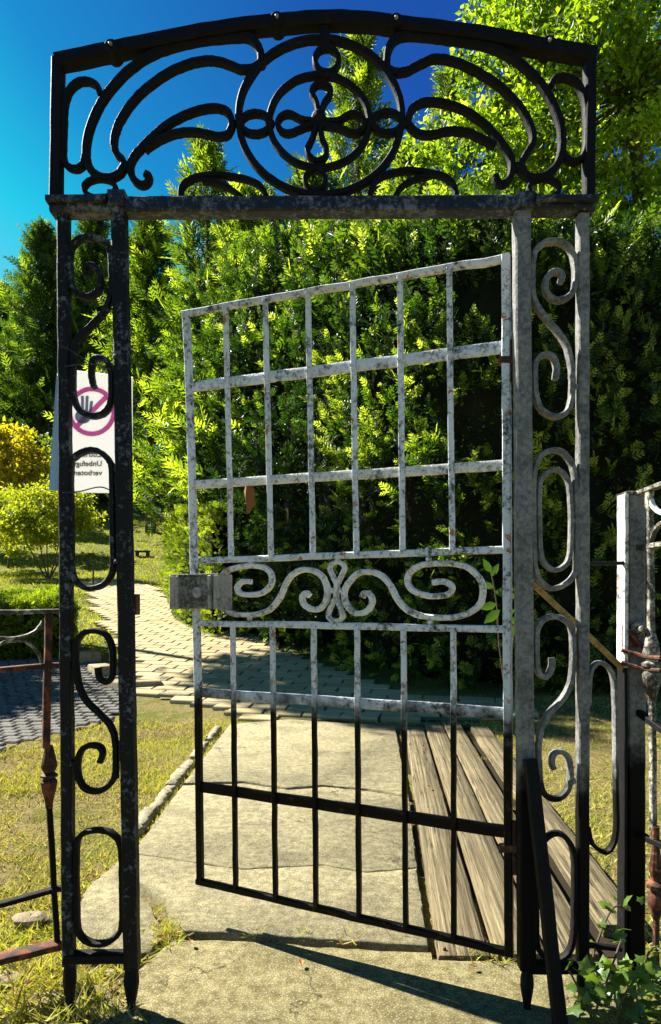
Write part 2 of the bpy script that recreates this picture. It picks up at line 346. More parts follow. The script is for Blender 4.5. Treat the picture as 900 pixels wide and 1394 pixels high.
def inpoly(px, py, poly):
    px = np.asarray(px); py = np.asarray(py); inside = np.zeros(px.shape, bool); j = len(poly) - 1
    for i in range(len(poly)):
        xi, yi = poly[i][0], poly[i][1]; xj, yj = poly[j][0], poly[j][1]
        c = ((yi > py) != (yj > py)) & (px < (xj - xi) * (py - yi) / (yj - yi + 1e-12) + xi); inside ^= c; j = i
    return inside

# ================================================================== THE SETTING
# ground sheet, out to the horizon
gx = np.unique(np.concatenate([np.linspace(-6, 6, 61), np.sign(np.linspace(-1, 1, 61)) * (6 + 394 * np.linspace(-1, 1, 61) ** 2)]))
gy = np.unique(np.concatenate([np.linspace(-2, 12, 71), np.linspace(12, 60, 60), np.linspace(60, 600, 20), np.linspace(-300, -2, 12)]))
XX, YY = np.meshgrid(gx, gy); ZZ = hz(XX, YY) + .012 * np.sin(XX * 3.1 + YY * 1.7) * np.sin(YY * 2.3 - XX)
nx, ny = len(gx), len(gy); idx = np.arange(nx * ny).reshape(ny, nx)
gf = np.stack([idx[:-1, :-1], idx[:-1, 1:], idx[1:, 1:], idx[1:, :-1]], -1).reshape(-1, 4)
fast_mesh('ground', np.stack([XX, YY, ZZ], -1).reshape(-1, 3), gf, 'ground', kind='structure', smooth=True)

def jag(poly, step=.05, amp=.006):
    out = []
    for i in range(len(poly)):
        a, b = Vector(poly[i]), Vector(poly[(i + 1) % len(poly)]); n = max(1, int((b - a).length / step))
        for k in range(n):
            p = a.lerp(b, k / n)
            if k: p += Vector((random.uniform(-amp, amp), random.uniform(-amp, amp), 0))
            out.append(p)
    return out
def slab(name, poly, mat, parent=None, top=0.0, thick=.09, amp=.006, bev=.004, step=.035, **kw):
    """flat stone with an irregular outline, rounded top edge; poly in world x, y"""
    pl = jag([Vector((p[0], p[1], 0)) for p in poly], step, amp); n = len(pl)
    area = sum(pl[i].x * pl[(i + 1) % n].y - pl[(i + 1) % n].x * pl[i].y for i in range(n))
    if area < 0: pl = pl[::-1]
    def inset(d):
        r = []
        for i in range(n):
            t = (pl[(i + 1) % n] - pl[i - 1]).normalized(); r.append(pl[i] + Vector((-t.y, t.x, 0)) * d)
        return r
    a, b = inset(0), inset(bev); V = [Vector((p.x, p.y, top - thick)) for p in a] + [Vector((p.x, p.y, top - bev)) for p in a] + [Vector((p.x, p.y, top + random.uniform(-1, 1) * .0008)) for p in b]
    Fc = []
    for k in range(2):
        for i in range(n): Fc.append((k * n + i, k * n + (i + 1) % n, (k + 1) * n + (i + 1) % n, (k + 1) * n + i))
    Fc.append(tuple(range(2 * n, 3 * n)))
    mb = MB(); mb.add(V, Fc); return mb.build(name, mat, parent, smooth=50, **kw)
def gp(pts): return [(G(x, y).x, G(x, y).y) for (x, y) in pts]
# concrete path in cracked pieces
cp = empty('concrete_path', (0, 2.5, 0), kind='structure')
slab('slab_piece', gp([(313, 986), (392, 979), (538, 989), (556, 1083), (500, 1073), (440, 1068), (392, 1072), (330, 1063), (250, 1066)]), 'slab', cp, 0, amp=.004)
slab('slab_piece', gp([(248, 1069), (330, 1066), (392, 1075), (440, 1071), (500, 1076), (557, 1086), (568, 1180), (500, 1186), (440, 1176), (330, 1182), (180, 1160), (191, 1146)]), 'slab', cp, -.001, amp=.003)
slab('slab_piece', gp([(180, 1162), (330, 1184), (440, 1178), (500, 1188), (568, 1182), (583, 1287), (470, 1280), (350, 1271), (240, 1266), (218, 1220), (194, 1203), (172, 1193)]), 'slab', cp, .001, amp=.004)
slab('slab_piece', gp([(166, 1166), (177, 1163), (168, 1197), (186, 1213), (206, 1230), (226, 1272), (204, 1294), (112, 1288), (96, 1250), (120, 1205)]), 'slab', cp, -.006, amp=.006)
slab('threshold', gp([(207, 1301), (238, 1276), (350, 1280), (470, 1289), (588, 1294), (590, 1305), (700, 1306), (720, 1318), (845, 1330), (830, 1500), (60, 1500), (150, 1352), (172, 1330)]), 'apron', cp, -.004, thick=.1, amp=.005)
# rough pale kerb stones along the left of the slab
ks = empty('stone_kerb', (-.7, 3, 0), kind='structure')
L0, L1 = Vector((G(185, 1146).x, G(185, 1146).y, 0)), Vector((G(306, 986).x, G(306, 986).y, 0)); kd = (L1 - L0).normalized(); kn = Vector((-kd.y, kd.x, 0))
t = 0.0; tot = (L1 - L0).length
while t < tot - .1:
    l = random.uniform(.2, .5); wd = random.uniform(.03, .075); a = L0 + kd * t + kn * .024; b = L0 + kd * min(t + l, tot) + kn * .024
    slab('kerb_stone', [(a.x, a.y), (b.x, b.y), (b.x + kn.x * wd, b.y + kn.y * wd), (a.x + kn.x * wd * random.uniform(.6, 1.1), a.y + kn.y * wd)], 'kerb', ks, random.uniform(-.008, .004), .06, amp=.011, step=.025, bev=.008)
    t += l + (.006 if random.random() < .7 else .09)
# plank walkway beside the slab
pw = empty('plank_walkway', (1, 3, 0), 'weathered grey-brown planks laid lengthwise beside the concrete slab', 'walkway')
VPX = 526
def pk(x, y): return VPX + (x - VPX) * (y - HOR) / (1290 - HOR)   # a line of the boards, named by its column at row 1290
for (xa, xb, ya, yb, top) in ((595, 664, 989, 1303, .002), (673, 739, 986, 1304, .009), (745, 808, 984, 1305, .012), (840, 905, 990, 1262, .006)):
    c = [G(pk(xa, yb), yb), G(pk(xb, yb), yb), G(pk(xb, ya), ya), G(pk(xa, ya), ya)]
    mid = sum(c, Vector()) / 4; o = slab('plank', [(p.x, p.y) for p in c], 'wood', pw, top, .045, amp=.0025, step=.12, bev=.005)
for (xa, ya) in ((605, 1010), (648, 1012), (606, 1285), (650, 1283), (685, 1005), (725, 1284), (690, 1288), (755, 1006), (796, 1280), (765, 1150)):
    p = G(pk(xa, ya), ya, .02); mb = MB(); lathe(mb, p - Z * .012, Z, [(.005, -.01), (.005, .001), (.003, .003)], 8); mb.build('nail', 'rust', pw)
c = [G(pk(x, y), y, -.034) for x, y in ((584, 1304), (842, 1304), (842, 986), (584, 988))]; mb = MB(); mb.add([Vector((p.x, p.y, -.032)) for p in c] + [Vector((p.x, p.y, -.06)) for p in c], [(0, 1, 2, 3), (0, 4, 5, 1), (1, 5, 6, 2), (2, 6, 7, 3), (3, 7, 4, 0)]); mb.build('gap_shade_bed', 'gap_shade', pw)  # near-black soil sheet stands in for the shade in the gaps
# gap bearers under the planks
for yy in (1010, 1150, 1295):
    mb = MB(); a, b = G(pk(592, yy), yy), G(pk(880, yy), yy); bar(mb, a + Z * -.045, b + Z * -.045, Z, .06, .022); mb.build('bearer', 'wood', pw)

# paved path of single stones
PATH = [(118, 790), (128, 830), (176, 897), (188, 945), (298, 966), (318, 983), (540, 984), (720, 982), (720, 958), (560, 951), (430, 905), (312, 852), (250, 831), (205, 797)]
PW = [T(x, y) for x, y in PATH]; PPOLY = [(p.x, p.y) for p in PW]
bp = empty('paved_path', (0, 7, 0), kind='structure')
def terrain_patch(name, poly, mat, dz, parent=None, kind=None, step=.25):
    xs = [p[0] for p in poly]; ys = [p[1] for p in poly]; V = []; Fc = []; ids = {}
    gx_ = np.arange(min(xs), max(xs) + step, step); gy_ = np.arange(min(ys), max(ys) + step, step)
    A, B = np.meshgrid(gx_, gy_); ins = inpoly(A, B, poly)
    mb = MB()
    for i in range(len(gy_) - 1):
        for j in range(len(gx_) - 1):
            if inpoly(np.array([gx_[j] + step / 2]), np.array([gy_[i] + step / 2]), poly)[0]:
                q = []
                for (a, b) in ((i, j), (i, j + 1), (i + 1, j + 1), (i + 1, j)):
                    if (a, b) not in ids: ids[(a, b)] = len(V); V.append(Vector((gx_[b], gy_[a], float(hz(gx_[b], gy_[a])) + dz)))
                    q.append(ids[(a, b)])
                Fc.append(tuple(q))
    mb.add(V, Fc); return mb.build(name, mat, parent, kind=kind)
terrain_patch('joint_bed', PPOLY, 'joint', .016, bp, step=.12)
pv = []
for k in range(5):
    mb = MB(); sx, sy, b = .165, .092, .008
    top = [(-sx, -sy), (sx, -sy), (sx, sy), (-sx, sy)]; jt = [Vector((random.uniform(-.01, .01), random.uniform(-.007, .007), 0)) for _ in top]
    V = [Vector((x, y, -.03)) + j for (x, y), j in zip(top, jt)] + [Vector((x, y, .022)) + j for (x, y), j in zip(top, jt)] + [Vector((x * (1 - b / sx), y * (1 - b / sy), .03)) + j for (x, y), j in zip(top, jt)]
    Fc = [(8, 9, 10, 11)] + [(r * 4 + i, r * 4 + (i + 1) % 4, (r + 1) * 4 + (i + 1) % 4, (r + 1) * 4 + i) for r in range(2) for i in range(4)]
    mb.add(V, Fc); me = bpy.data.meshes.new('paver'); me.from_pydata([tuple(v) for v in mb.v], [], mb.f); me.materials.append(M['paver']); pv.append(me)
spots = []
ang = R(-9)
for r in range(-60, 160):
    for c in range(-40, 40):
        u, v = (c + (.5 if r % 2 else 0)) * .345, r * .198
        x = u * math.cos(ang) - v * math.sin(ang); y = 5.2 + u * math.sin(ang) + v * math.cos(ang)
        spots.append((x, y))
spots = np.array(spots); ok = inpoly(spots[:, 0], spots[:, 1], PPOLY); spots = spots[ok]; spots = spots[np.argsort(spots[:, 1])]
def paver_rot(x, y): return Quaternion((0, 0, 1), ang + random.uniform(-.03, .03)), math.atan2(float(hz(x, y + .1)) - float(hz(x, y - .1)), .2)
far = MB()
for i, (x, y) in enumerate(spots):
    q, tl = paver_rot(x, y); rot = Quaternion((1, 0, 0), tl + random.uniform(-.006, .006)) @ q; loc = Vector((x, y, float(hz(x, y)) + .010 + random.uniform(-.003, .003)))
    if i < 300:
        o = bpy.data.objects.new('paver', pv[i % 5]); COL.objects.link(o); o.parent = bp; o.rotation_mode = 'QUATERNION'; o.rotation_quaternion = rot; o.location = loc - ORG[bp.name]
    else:
        me = pv[i % 5]; far.add([loc + rot @ v.co for v in me.vertices], [tuple(p.vertices) for p in me.polygons])
if far.v: far.build('far_pavers', 'paver', bp, kind='stuff')
# side path joining from the left, with edge stones where it meets the paved path
SIDE = [(-300, 1060), (0, 1022), (75, 1003), (140, 985), (176, 960), (182, 930), (130, 896), (0, 899), (-300, 902)]
SP = [T(x, y) for x, y in SIDE]; SPOLY = [(p.x, p.y) for p in SP]
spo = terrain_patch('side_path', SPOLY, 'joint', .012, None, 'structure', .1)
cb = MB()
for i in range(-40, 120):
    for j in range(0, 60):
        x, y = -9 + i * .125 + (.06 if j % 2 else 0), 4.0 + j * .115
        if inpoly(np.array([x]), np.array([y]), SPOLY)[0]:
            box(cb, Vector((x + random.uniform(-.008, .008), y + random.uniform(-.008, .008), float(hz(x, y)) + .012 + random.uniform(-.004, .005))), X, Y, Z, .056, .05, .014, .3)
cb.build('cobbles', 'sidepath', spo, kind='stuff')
es = empty('step_stones', T(150, 920), kind='structure')
for (x, y, l, dp, h, rz) in ((200, 938, .3, .16, .09, .3), (165, 938, .34, .2, .09, -.5), (140, 918, .4, .22, .11, -.9), (118, 900, .4, .26, .13, -1.0), (240, 950, .34, .14, .05, -.25), (282, 962, .3, .12, .04, -.2)):
    p = T(x, y); c, s_ = math.cos(rz), math.sin(rz)
    q = [(p.x + u * c - v * s_, p.y + u * s_ + v * c) for (u, v) in ((-l / 2, -dp / 2), (l / 2, -dp / 2), (l / 2, dp / 2), (-l / 2, dp / 2))]
    slab('step_stone', q, 'rock', es, p.z + h, h + .05, amp=.012, step=.1, bev=.015)

# ------------------------------------------------------------------ foliage builders
def rot_frames(n, dirs, up_jit=1.0):
    """orthonormal frames whose first axis is dirs"""
    d = dirs / np.linalg.norm(dirs, axis=1, keepdims=True)
    r = RNG.normal(size=(n, 3)) * up_jit + np.array([0, 0, 1.0]); s = np.cross(d, r); s /= np.linalg.norm(s, axis=1, keepdims=True) + 1e-9
    return d, s, np.cross(s, d)
def scatter(tmplV, tmplF, pos, dirs, size, up_jit=1.0):
    n = len(pos); d, s, u = rot_frames(n, dirs, up_jit); tv = np.asarray(tmplV, float); sz = np.asarray(size).reshape(-1, 1, 1)
    V = pos[:, None, :] + sz * (tv[None, :, 0:1] * d[:, None, :] + tv[None, :, 1:2] * s[:, None, :] + tv[None, :, 2:3] * u[:, None, :])
    k = len(tv); Fa = (np.asarray(tmplF)[None] + (np.arange(n) * k)[:, None, None]).reshape(-1, len(tmplF[0]))
    return V.reshape(-1, 3), Fa, k
def spray_template(pairs=5, ang=50, width=.055, ln=.42, droop=.12):
    """flat feathery twig: pairs of slim leaflets along a stem, along +x, length 1"""
    V = []; Fc = []
    for i in range(pairs):
        x = .12 + .8 * i / pairs; l = ln * (1 - .55 * i / pairs); z = -droop * x * x
        for sgn in (-1, 1):
            a = R(ang - 12 * i / pairs); dx, dy = math.cos(a), math.sin(a) * sgn; b = len(V); wx, wy = -dy * width, dx * width
            V += [(x, 0, z), (x + dx * l * .5 + wx, dy * l * .5 + wy, z + .02), (x + dx * l, dy * l, z - .05), (x + dx * l * .5 - wx, dy * l * .5 - wy, z - .01)]
            Fc.append((b, b + 1, b + 2, b + 3))
    b = len(V); V += [(0, -.012, 0), (.6, -.03, -droop * .36), (1.06, 0, -droop), (.6, .03, -droop * .36)]; Fc.append((b, b + 1, b + 2, b + 3))
    return V, Fc
SPRAY = spray_template(4, 46, .045, .42, .1); SPRAY_S = spray_template(3, 48, .08, .5, .1)
LEAF = ([(0, 0, 0), (.35, .27, .05), (.72, .2, .02), (1, 0, -.08), (.72, -.2, .02), (.35, -.27, .05), (.5, 0, -.04)], [(0, 6, 1, 1), ])
LEAFV = [(0, 0, 0), (.45, .28, .07), (1, 0, -.07), (.45, -.28, .07)]; LEAFF = [(0, 3, 2, 1)]
def wob(p, f, seed=0):
    return (np.sin(p[:, 0] * f * 1.3 + seed) * np.sin(p[:, 1] * f * 1.1 + seed * 1.7) + np.sin(p[:, 2] * f * 1.6 + seed * .6 + p[:, 0] * f * .7) + .6 * np.sin(p[:, 1] * f * 2.7 + p[:, 2] * f * 2.1 + seed * 2.2)) / 2.6
def tints(n, k, base): return np.repeat(np.clip(base + RNG.normal(size=n) * .2, 0, 1), k)
def ellipsoid_pts(n, c, r, power=2.0):
    d = RNG.normal(size=(n, 3)); d /= np.linalg.norm(d, axis=1, keepdims=True)
    k = (np.abs(d) ** power).sum(1) ** (-1 / power); return np.array(c) + d * k[:, None] * np.array(r), d
def blob_core(mb, c, r, power=2.0, nu=16, nv=10, seed=0):
    V = []; Fc = []
    for i in range(nv + 1):
        ph = -math.pi / 2 + math.pi * i / nv
        for j in range(nu):
            th = 2 * math.pi * j / nu; d = np.array([math.cos(ph) * math.cos(th), math.cos(ph) * math.sin(th), math.sin(ph)])
            k = (np.abs(d) ** power).sum() ** (-1 / power) * (1 + .08 * math.sin(5 * th + seed) * math.cos(3 * ph + seed)); V.append(Vector(np.array(c) + d * k * np.array(r)))
    for i in range(nv):
        for j in range(nu): Fc.append((i * nu + j, i * nu + (j + 1) % nu, (i + 1) * nu + (j + 1) % nu, (i + 1) * nu + j))
    mb.add(V, Fc)

def trunk_mesh(name, parent, path, r0, r1, mat='bark'):
    mb = MB(); pts = catmull([Vector(p) for p in path], False, 5); n = len(pts)
    sweep(mb, pts, (0.3, -1, .1), [2 * (r0 + (r1 - r0) * i / (n - 1)) for i in range(n)], (r0 + r1), False, round_=True, jit=.004); return mb.build(name, mat, parent, smooth=60)

# tall dense hedge of evergreen columns right of the path
H = [(-2.75, 12.4), (-1.55, 10.4), (-.3, 8.5), (.55, 7.15), (1.25, 6.6), (2.3, 6.45), (3.6, 6.4), (5.0, 6.3)]
def hedge():
    base = Vector((.5, 8, float(hz(0, 8))))
    root = empty('tall_hedge', base, 'tall dense dark green evergreen hedge behind the open gate leaf', 'hedge')
    lobes = []
    def along(t):
        seg = [math.dist(H[i], H[i + 1]) for i in range(len(H) - 1)]; 
        for i, s in enumerate(seg):
            if t <= s or i == len(seg) - 1:
                f = t / s; return (H[i][0] + (H[i + 1][0] - H[i][0]) * f, H[i][1] + (H[i + 1][1] - H[i][1]) * f), (H[i + 1][0] - H[i][0], H[i + 1][1] - H[i][1])
            t -= s
    tot = sum(math.dist(H[i], H[i + 1]) for i in range(len(H) - 1)); t = 0; k = 0
    while t < tot:
        (x, y), (dx, dy) = along(t); l = math.hypot(dx, dy); nx_, ny_ = -dy / l, dx / l       # pointing away from the camera side
        if ny_ < 0: nx_, ny_ = -nx_, -ny_
        r = random.uniform(.85, 1.15); top = 5.2 + random.uniform(-.5, .6) + (.8 if t < 3 else 0) - (.4 if t > 7 else 0)
        g = float(hz(x, y)); lobes.append(((x + nx_ * r, y + ny_ * r, g + top * .47), (r * 1.05, r * 1.0, top * .53))); t += .95; k += 1
    # low clipped skirt in front, bright on its left end
    allP, allD = [], []
    for (c, r) in lobes:
        n = 3000; p, d = ellipsoid_pts(n, c, r, 3.2); nrm = d.copy(); 
        p += nrm * (.16 * wob(p, 3.1) + .1 * wob(p, 8.3, 2))[:, None] - nrm * (RNG.random(n) ** 2 * .28)[:, None]
        keep = p[:, 2] > hz(p[:, 0], p[:, 1]) + .02
        for (c2, r2) in lobes:
            if c2 is not c:
                q = (np.abs((p - np.array(c2)) / np.array(r2)) ** 3.2).sum(1); keep &= q > .72
        # what faces well away from the camera behind other columns is thinned
        keep &= (nrm[:, 1] < .35) | (RNG.random(n) < .45) | (p[:, 2] > 4)
        allP.append(p[keep]); allD.append(nrm[keep])
    p = np.concatenate(allP); nrm = np.concatenate(allD); n = len(p)
    # leafy shoots: each a stem of sprays that stands out of the mass, palest at its tip
    m = int(n / 2.6); ii = RNG.choice(n, m, replace=False); sp_, sn = p[ii], nrm[ii]
    sdir = sn * .6 + np.array([-.12, 0, .6]) + RNG.normal(size=(m, 3)) * .3; sdir /= np.linalg.norm(sdir, axis=1, keepdims=True)
    sl_ = RNG.uniform(.14, .34, m) * np.where(sp_[:, 2] > 4.4, 1.6, 1); sb_ = RNG.normal(size=m) * .13 + .2 * wob(sp_, 1.7, 9)
    PP, DD, SS, TT = [], [], [], []
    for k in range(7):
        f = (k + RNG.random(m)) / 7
        PP.append(sp_ + sdir * (sl_ * (f - .25))[:, None]); DD.append(sdir * (.55 + .6 * f)[:, None] + RNG.normal(size=(m, 3)) * .42); SS.append(sl_ * (.52 - .26 * f) + .04); TT.append(.1 + .58 * f ** 1.6 + sb_ + np.where(sp_[:, 2] > 3.8, .14, np.where(sp_[:, 0] < -.2, -.15, .38)))  # region offsets put light and shade into the tint: left lowered, right raised
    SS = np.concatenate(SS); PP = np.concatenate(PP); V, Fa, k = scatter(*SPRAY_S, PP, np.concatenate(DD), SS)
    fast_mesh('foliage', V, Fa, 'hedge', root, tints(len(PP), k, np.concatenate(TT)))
    # sprays further in, tint lowered for the dark of the gaps
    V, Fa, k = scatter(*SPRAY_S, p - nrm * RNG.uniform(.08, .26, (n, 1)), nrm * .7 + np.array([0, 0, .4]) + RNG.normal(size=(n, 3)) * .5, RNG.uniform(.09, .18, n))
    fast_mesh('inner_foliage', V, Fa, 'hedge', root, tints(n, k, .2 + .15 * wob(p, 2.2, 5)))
    # small glossy leaves that fill between
    n2 = 45000; ii = RNG.integers(0, n, n2); q = p[ii] + RNG.normal(size=(n2, 3)) * .07 - nrm[ii] * RNG.random((n2, 1)) * .1
    V, Fa, k = scatter(LEAFV, LEAFF, q, nrm[ii] * .5 + RNG.normal(size=(n2, 3)), RNG.uniform(.03, .065, n2))
    fast_mesh('small_leaves', V, Fa, 'hedge', root, np.repeat(np.clip(RNG.beta(1.3, 2.6, n2) + .15 * wob(q, 3, 1), 0, 1), k))
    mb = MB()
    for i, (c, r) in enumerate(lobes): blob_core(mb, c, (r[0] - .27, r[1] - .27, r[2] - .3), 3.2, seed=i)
    mb.build('shade_core', 'core', root)  # closed solid body whose near-black colour paints the inner shade
    for i in range(0, len(lobes), 2):
        c = lobes[i][0]; g = float(hz(c[0], c[1])); trunk_mesh('stem', root, [(c[0], c[1], g - .1), (c[0] + .05, c[1], g + 1), (c[0], c[1], g + 3)], .07, .03)
hedge()

# clipped low hedge along the right edge of the path, sunlit on its left face
def clipped(name, label, poly, height, mat, nleaf, size, seed, cat='hedge', round_=.15, spray=True):
    c = sum((Vector((p[0], p[1], 0)) for p in poly), Vector()) / len(poly); root = empty(name, (c.x, c.y, float(hz(c.x, c.y))), label, cat)
    xs = [p[0] for p in poly]; ys = [p[1] for p in poly]; per = []
    for i in range(len(poly)): per.append(math.dist(poly[i], poly[(i + 1) % len(poly)]))
    tot = sum(per); ntop = int(nleaf * .4); ns = nleaf - ntop; P_, N_ = [], []
    area = sum(poly[i][0] * poly[(i + 1) % len(poly)][1] - poly[(i + 1) % len(poly)][0] * poly[i][1] for i in range(len(poly)))
    for i, l in enumerate(per):
        m = int(ns * l / tot); a, b = np.array(poly[i]), np.array(poly[(i + 1) % len(poly)]); t_ = RNG.random(m)[:, None]; xy = a + (b - a) * t_
        e = (b - a) / l; nr = np.array([e[1], -e[0]]) * (1 if area > 0 else -1); zz = RNG.random(m) * height
        inn = np.where(zz > height - round_, ((zz - height + round_) / round_) ** 2 * round_ * .7, 0)
        xy = xy - nr * inn[:, None]; P_.append(np.column_stack([xy, hz(xy[:, 0], xy[:, 1]) + zz])); N_.append(np.column_stack([np.tile(nr, (m, 1)), np.full(m, .25)]))
    m = ntop * 3; A = np.column_stack([RNG.uniform(min(xs), max(xs), m), RNG.uniform(min(ys), max(ys), m)]); A = A[inpoly(A[:, 0], A[:, 1], poly)][:ntop]
    P_.append(np.column_stack([A, hz(A[:, 0], A[:, 1]) + height])); N_.append(np.tile([0, 0, 1.0], (len(A), 1)))
    p = np.concatenate(P_); nr = np.concatenate(N_); n = len(p)
    p += nr * (.07 * wob(p, 4, seed) + .04 * wob(p, 11, seed))[:, None] - nr * (RNG.random(n) ** 2 * .12)[:, None]
    V, Fa, k = scatter(*(SPRAY_S if spray else (LEAFV, LEAFF)), p, nr * .7 + np.array([0, 0, .4]) + RNG.normal(size=(n, 3)) * .5, RNG.uniform(*size, n))
    fast_mesh('foliage', V, Fa, mat, root, tints(n, k, .55 + .25 * wob(p, 3, seed)))
    mb = MB(); cc = np.array([c.x, c.y]); V = []; m = len(poly)
    pl = [cc + (np.array(q) - cc) * .9 for q in poly]
    if area < 0: pl = pl[::-1]
    for z_ in (-.1, height - .12): V += [Vector((q[0], q[1], float(hz(q[0], q[1])) + z_)) for q in pl]
    mb.add(V, [(i, (i + 1) % m, m + (i + 1) % m, m + i) for i in range(m)] + [tuple(range(m, 2 * m))]); mb.build('shade_core', 'core', root)
    return root
clipped('clipped_hedge', 'clipped hedge edging the paved path, sunlit on its left end', [(-3.9, 15.6), (-2.62, 11.3), (-1.75, 9.9), (-1.3, 10.6), (-2.4, 13), (-3.0, 15.8)], 2.0, 'box', 19000, (.05, .12), 3)
bx = [T(-260, 906), T(98, 899)]
clipped('box_hedge', 'low clipped box hedge beside the side path on the left', [(bx[0].x, bx[0].y), (bx[1].x, bx[1].y), (bx[1].x - .5, bx[1].y + 1.1), (bx[0].x, bx[0].y + 1.3)], .74, 'box', 14000, (.06, .13), 8)

# conifers
def conifer(name, label, base, h, rad, mat, nb=90, seed=0, lean=(0, 0), sp=(.3, .55), z0=.12, per=26, group=None, pw=.75):
    rs = random.Random(seed); root = empty(name, base, label, 'tree', group); base = Vector(base)
    trunk_mesh('trunk', root, [base - Z * .2, base + Z * h * .5 + X * lean[0] * .5, base + Z * h + Vector((lean[0], lean[1], 0))], .02 * h, .012)
    P_, D_, T_ = [], [], []; mb = MB()
    for i in range(nb):
        t = (i + rs.random()) / nb; t = z0 + (1 - z0) * t ** .9; z = h * t; l = rad * ((1 - t) ** pw + .05) * rs.uniform(.6, 1.15); a = i * 2.399 + rs.uniform(-.5, .5)
        o = base + Vector((lean[0] * t * t, lean[1] * t * t, z)); up = .25 + .6 * t
        d = Vector((math.cos(a), math.sin(a), up)).normalized(); e = o + d * l + Z * (.12 * l); mid = o + d * l * .55 - Z * .08 * l
        if l > .4:
            sweep(mb, [o, mid, e], (0, 0, 1), [.035 * l ** .5, .02, .008], .02, False, round_=True, jit=0)
        m = max(6, int(per * (l / rad + .25))); tt = np.array([rs.uniform(.25, 1.05) for _ in range(m)]); pa, pm, pe = np.array(o), np.array(mid), np.array(e)
        pts = ((1 - tt) ** 2)[:, None] * pa + (2 * tt * (1 - tt))[:, None] * pm + (tt ** 2)[:, None] * pe
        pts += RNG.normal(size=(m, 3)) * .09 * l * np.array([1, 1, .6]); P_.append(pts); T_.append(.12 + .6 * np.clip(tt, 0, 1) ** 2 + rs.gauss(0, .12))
        D_.append(np.array(d) * .8 + RNG.normal(size=(m, 3)) * .5 + np.array([0, 0, .3]))
    # leader shoots
    p = np.array(base + Vector((lean[0], lean[1], h))) + np.column_stack([RNG.normal(size=(40, 2)) * .06, -RNG.random(40) * .9]); P_.append(p); T_.append(np.full(40, .6)); D_.append(np.column_stack([RNG.normal(size=(40, 2)) * .5, np.full(40, .9)]))
    p = np.concatenate(P_); d = np.concatenate(D_); n = len(p)
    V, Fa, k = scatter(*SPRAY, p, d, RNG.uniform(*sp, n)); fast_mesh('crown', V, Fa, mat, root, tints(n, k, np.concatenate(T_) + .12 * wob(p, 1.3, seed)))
    if mb.v: mb.build('branches', 'bark', root)
def gb(px, d): x = (px - CXP) / FPX * d; return (x, d, float(hz(x, d)))
def hgt(py, d, px): return EYE + (HOR - py) / FPX * d - gb(px, d)[2]
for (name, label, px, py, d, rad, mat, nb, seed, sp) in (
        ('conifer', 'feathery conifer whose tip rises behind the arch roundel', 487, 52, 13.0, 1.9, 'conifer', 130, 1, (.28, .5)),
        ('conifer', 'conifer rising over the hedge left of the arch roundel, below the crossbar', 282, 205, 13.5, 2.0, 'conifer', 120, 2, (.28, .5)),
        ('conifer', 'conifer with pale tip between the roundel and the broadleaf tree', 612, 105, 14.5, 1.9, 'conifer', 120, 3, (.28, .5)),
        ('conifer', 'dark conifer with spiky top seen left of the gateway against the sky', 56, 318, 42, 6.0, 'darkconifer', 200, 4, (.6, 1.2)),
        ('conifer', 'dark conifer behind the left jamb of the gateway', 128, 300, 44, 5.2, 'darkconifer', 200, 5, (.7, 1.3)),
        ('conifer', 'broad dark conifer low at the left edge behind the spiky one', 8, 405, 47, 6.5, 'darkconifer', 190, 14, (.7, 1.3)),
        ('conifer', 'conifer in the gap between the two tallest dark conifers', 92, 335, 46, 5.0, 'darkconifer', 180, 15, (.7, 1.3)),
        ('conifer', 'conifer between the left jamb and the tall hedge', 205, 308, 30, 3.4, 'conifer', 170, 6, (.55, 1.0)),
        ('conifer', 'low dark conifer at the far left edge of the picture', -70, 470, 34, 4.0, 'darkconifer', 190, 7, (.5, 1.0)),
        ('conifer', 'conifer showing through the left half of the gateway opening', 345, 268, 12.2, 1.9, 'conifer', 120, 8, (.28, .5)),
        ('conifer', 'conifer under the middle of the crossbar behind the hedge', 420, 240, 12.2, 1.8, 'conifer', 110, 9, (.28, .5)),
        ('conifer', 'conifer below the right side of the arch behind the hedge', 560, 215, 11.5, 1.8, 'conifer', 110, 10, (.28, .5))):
    conifer(name, label, gb(px, d), hgt(py, d, px), rad, mat, nb, seed, (0, 0), sp, group='conifers behind the hedge', pw=1.0 if mat == 'darkconifer' else .75)

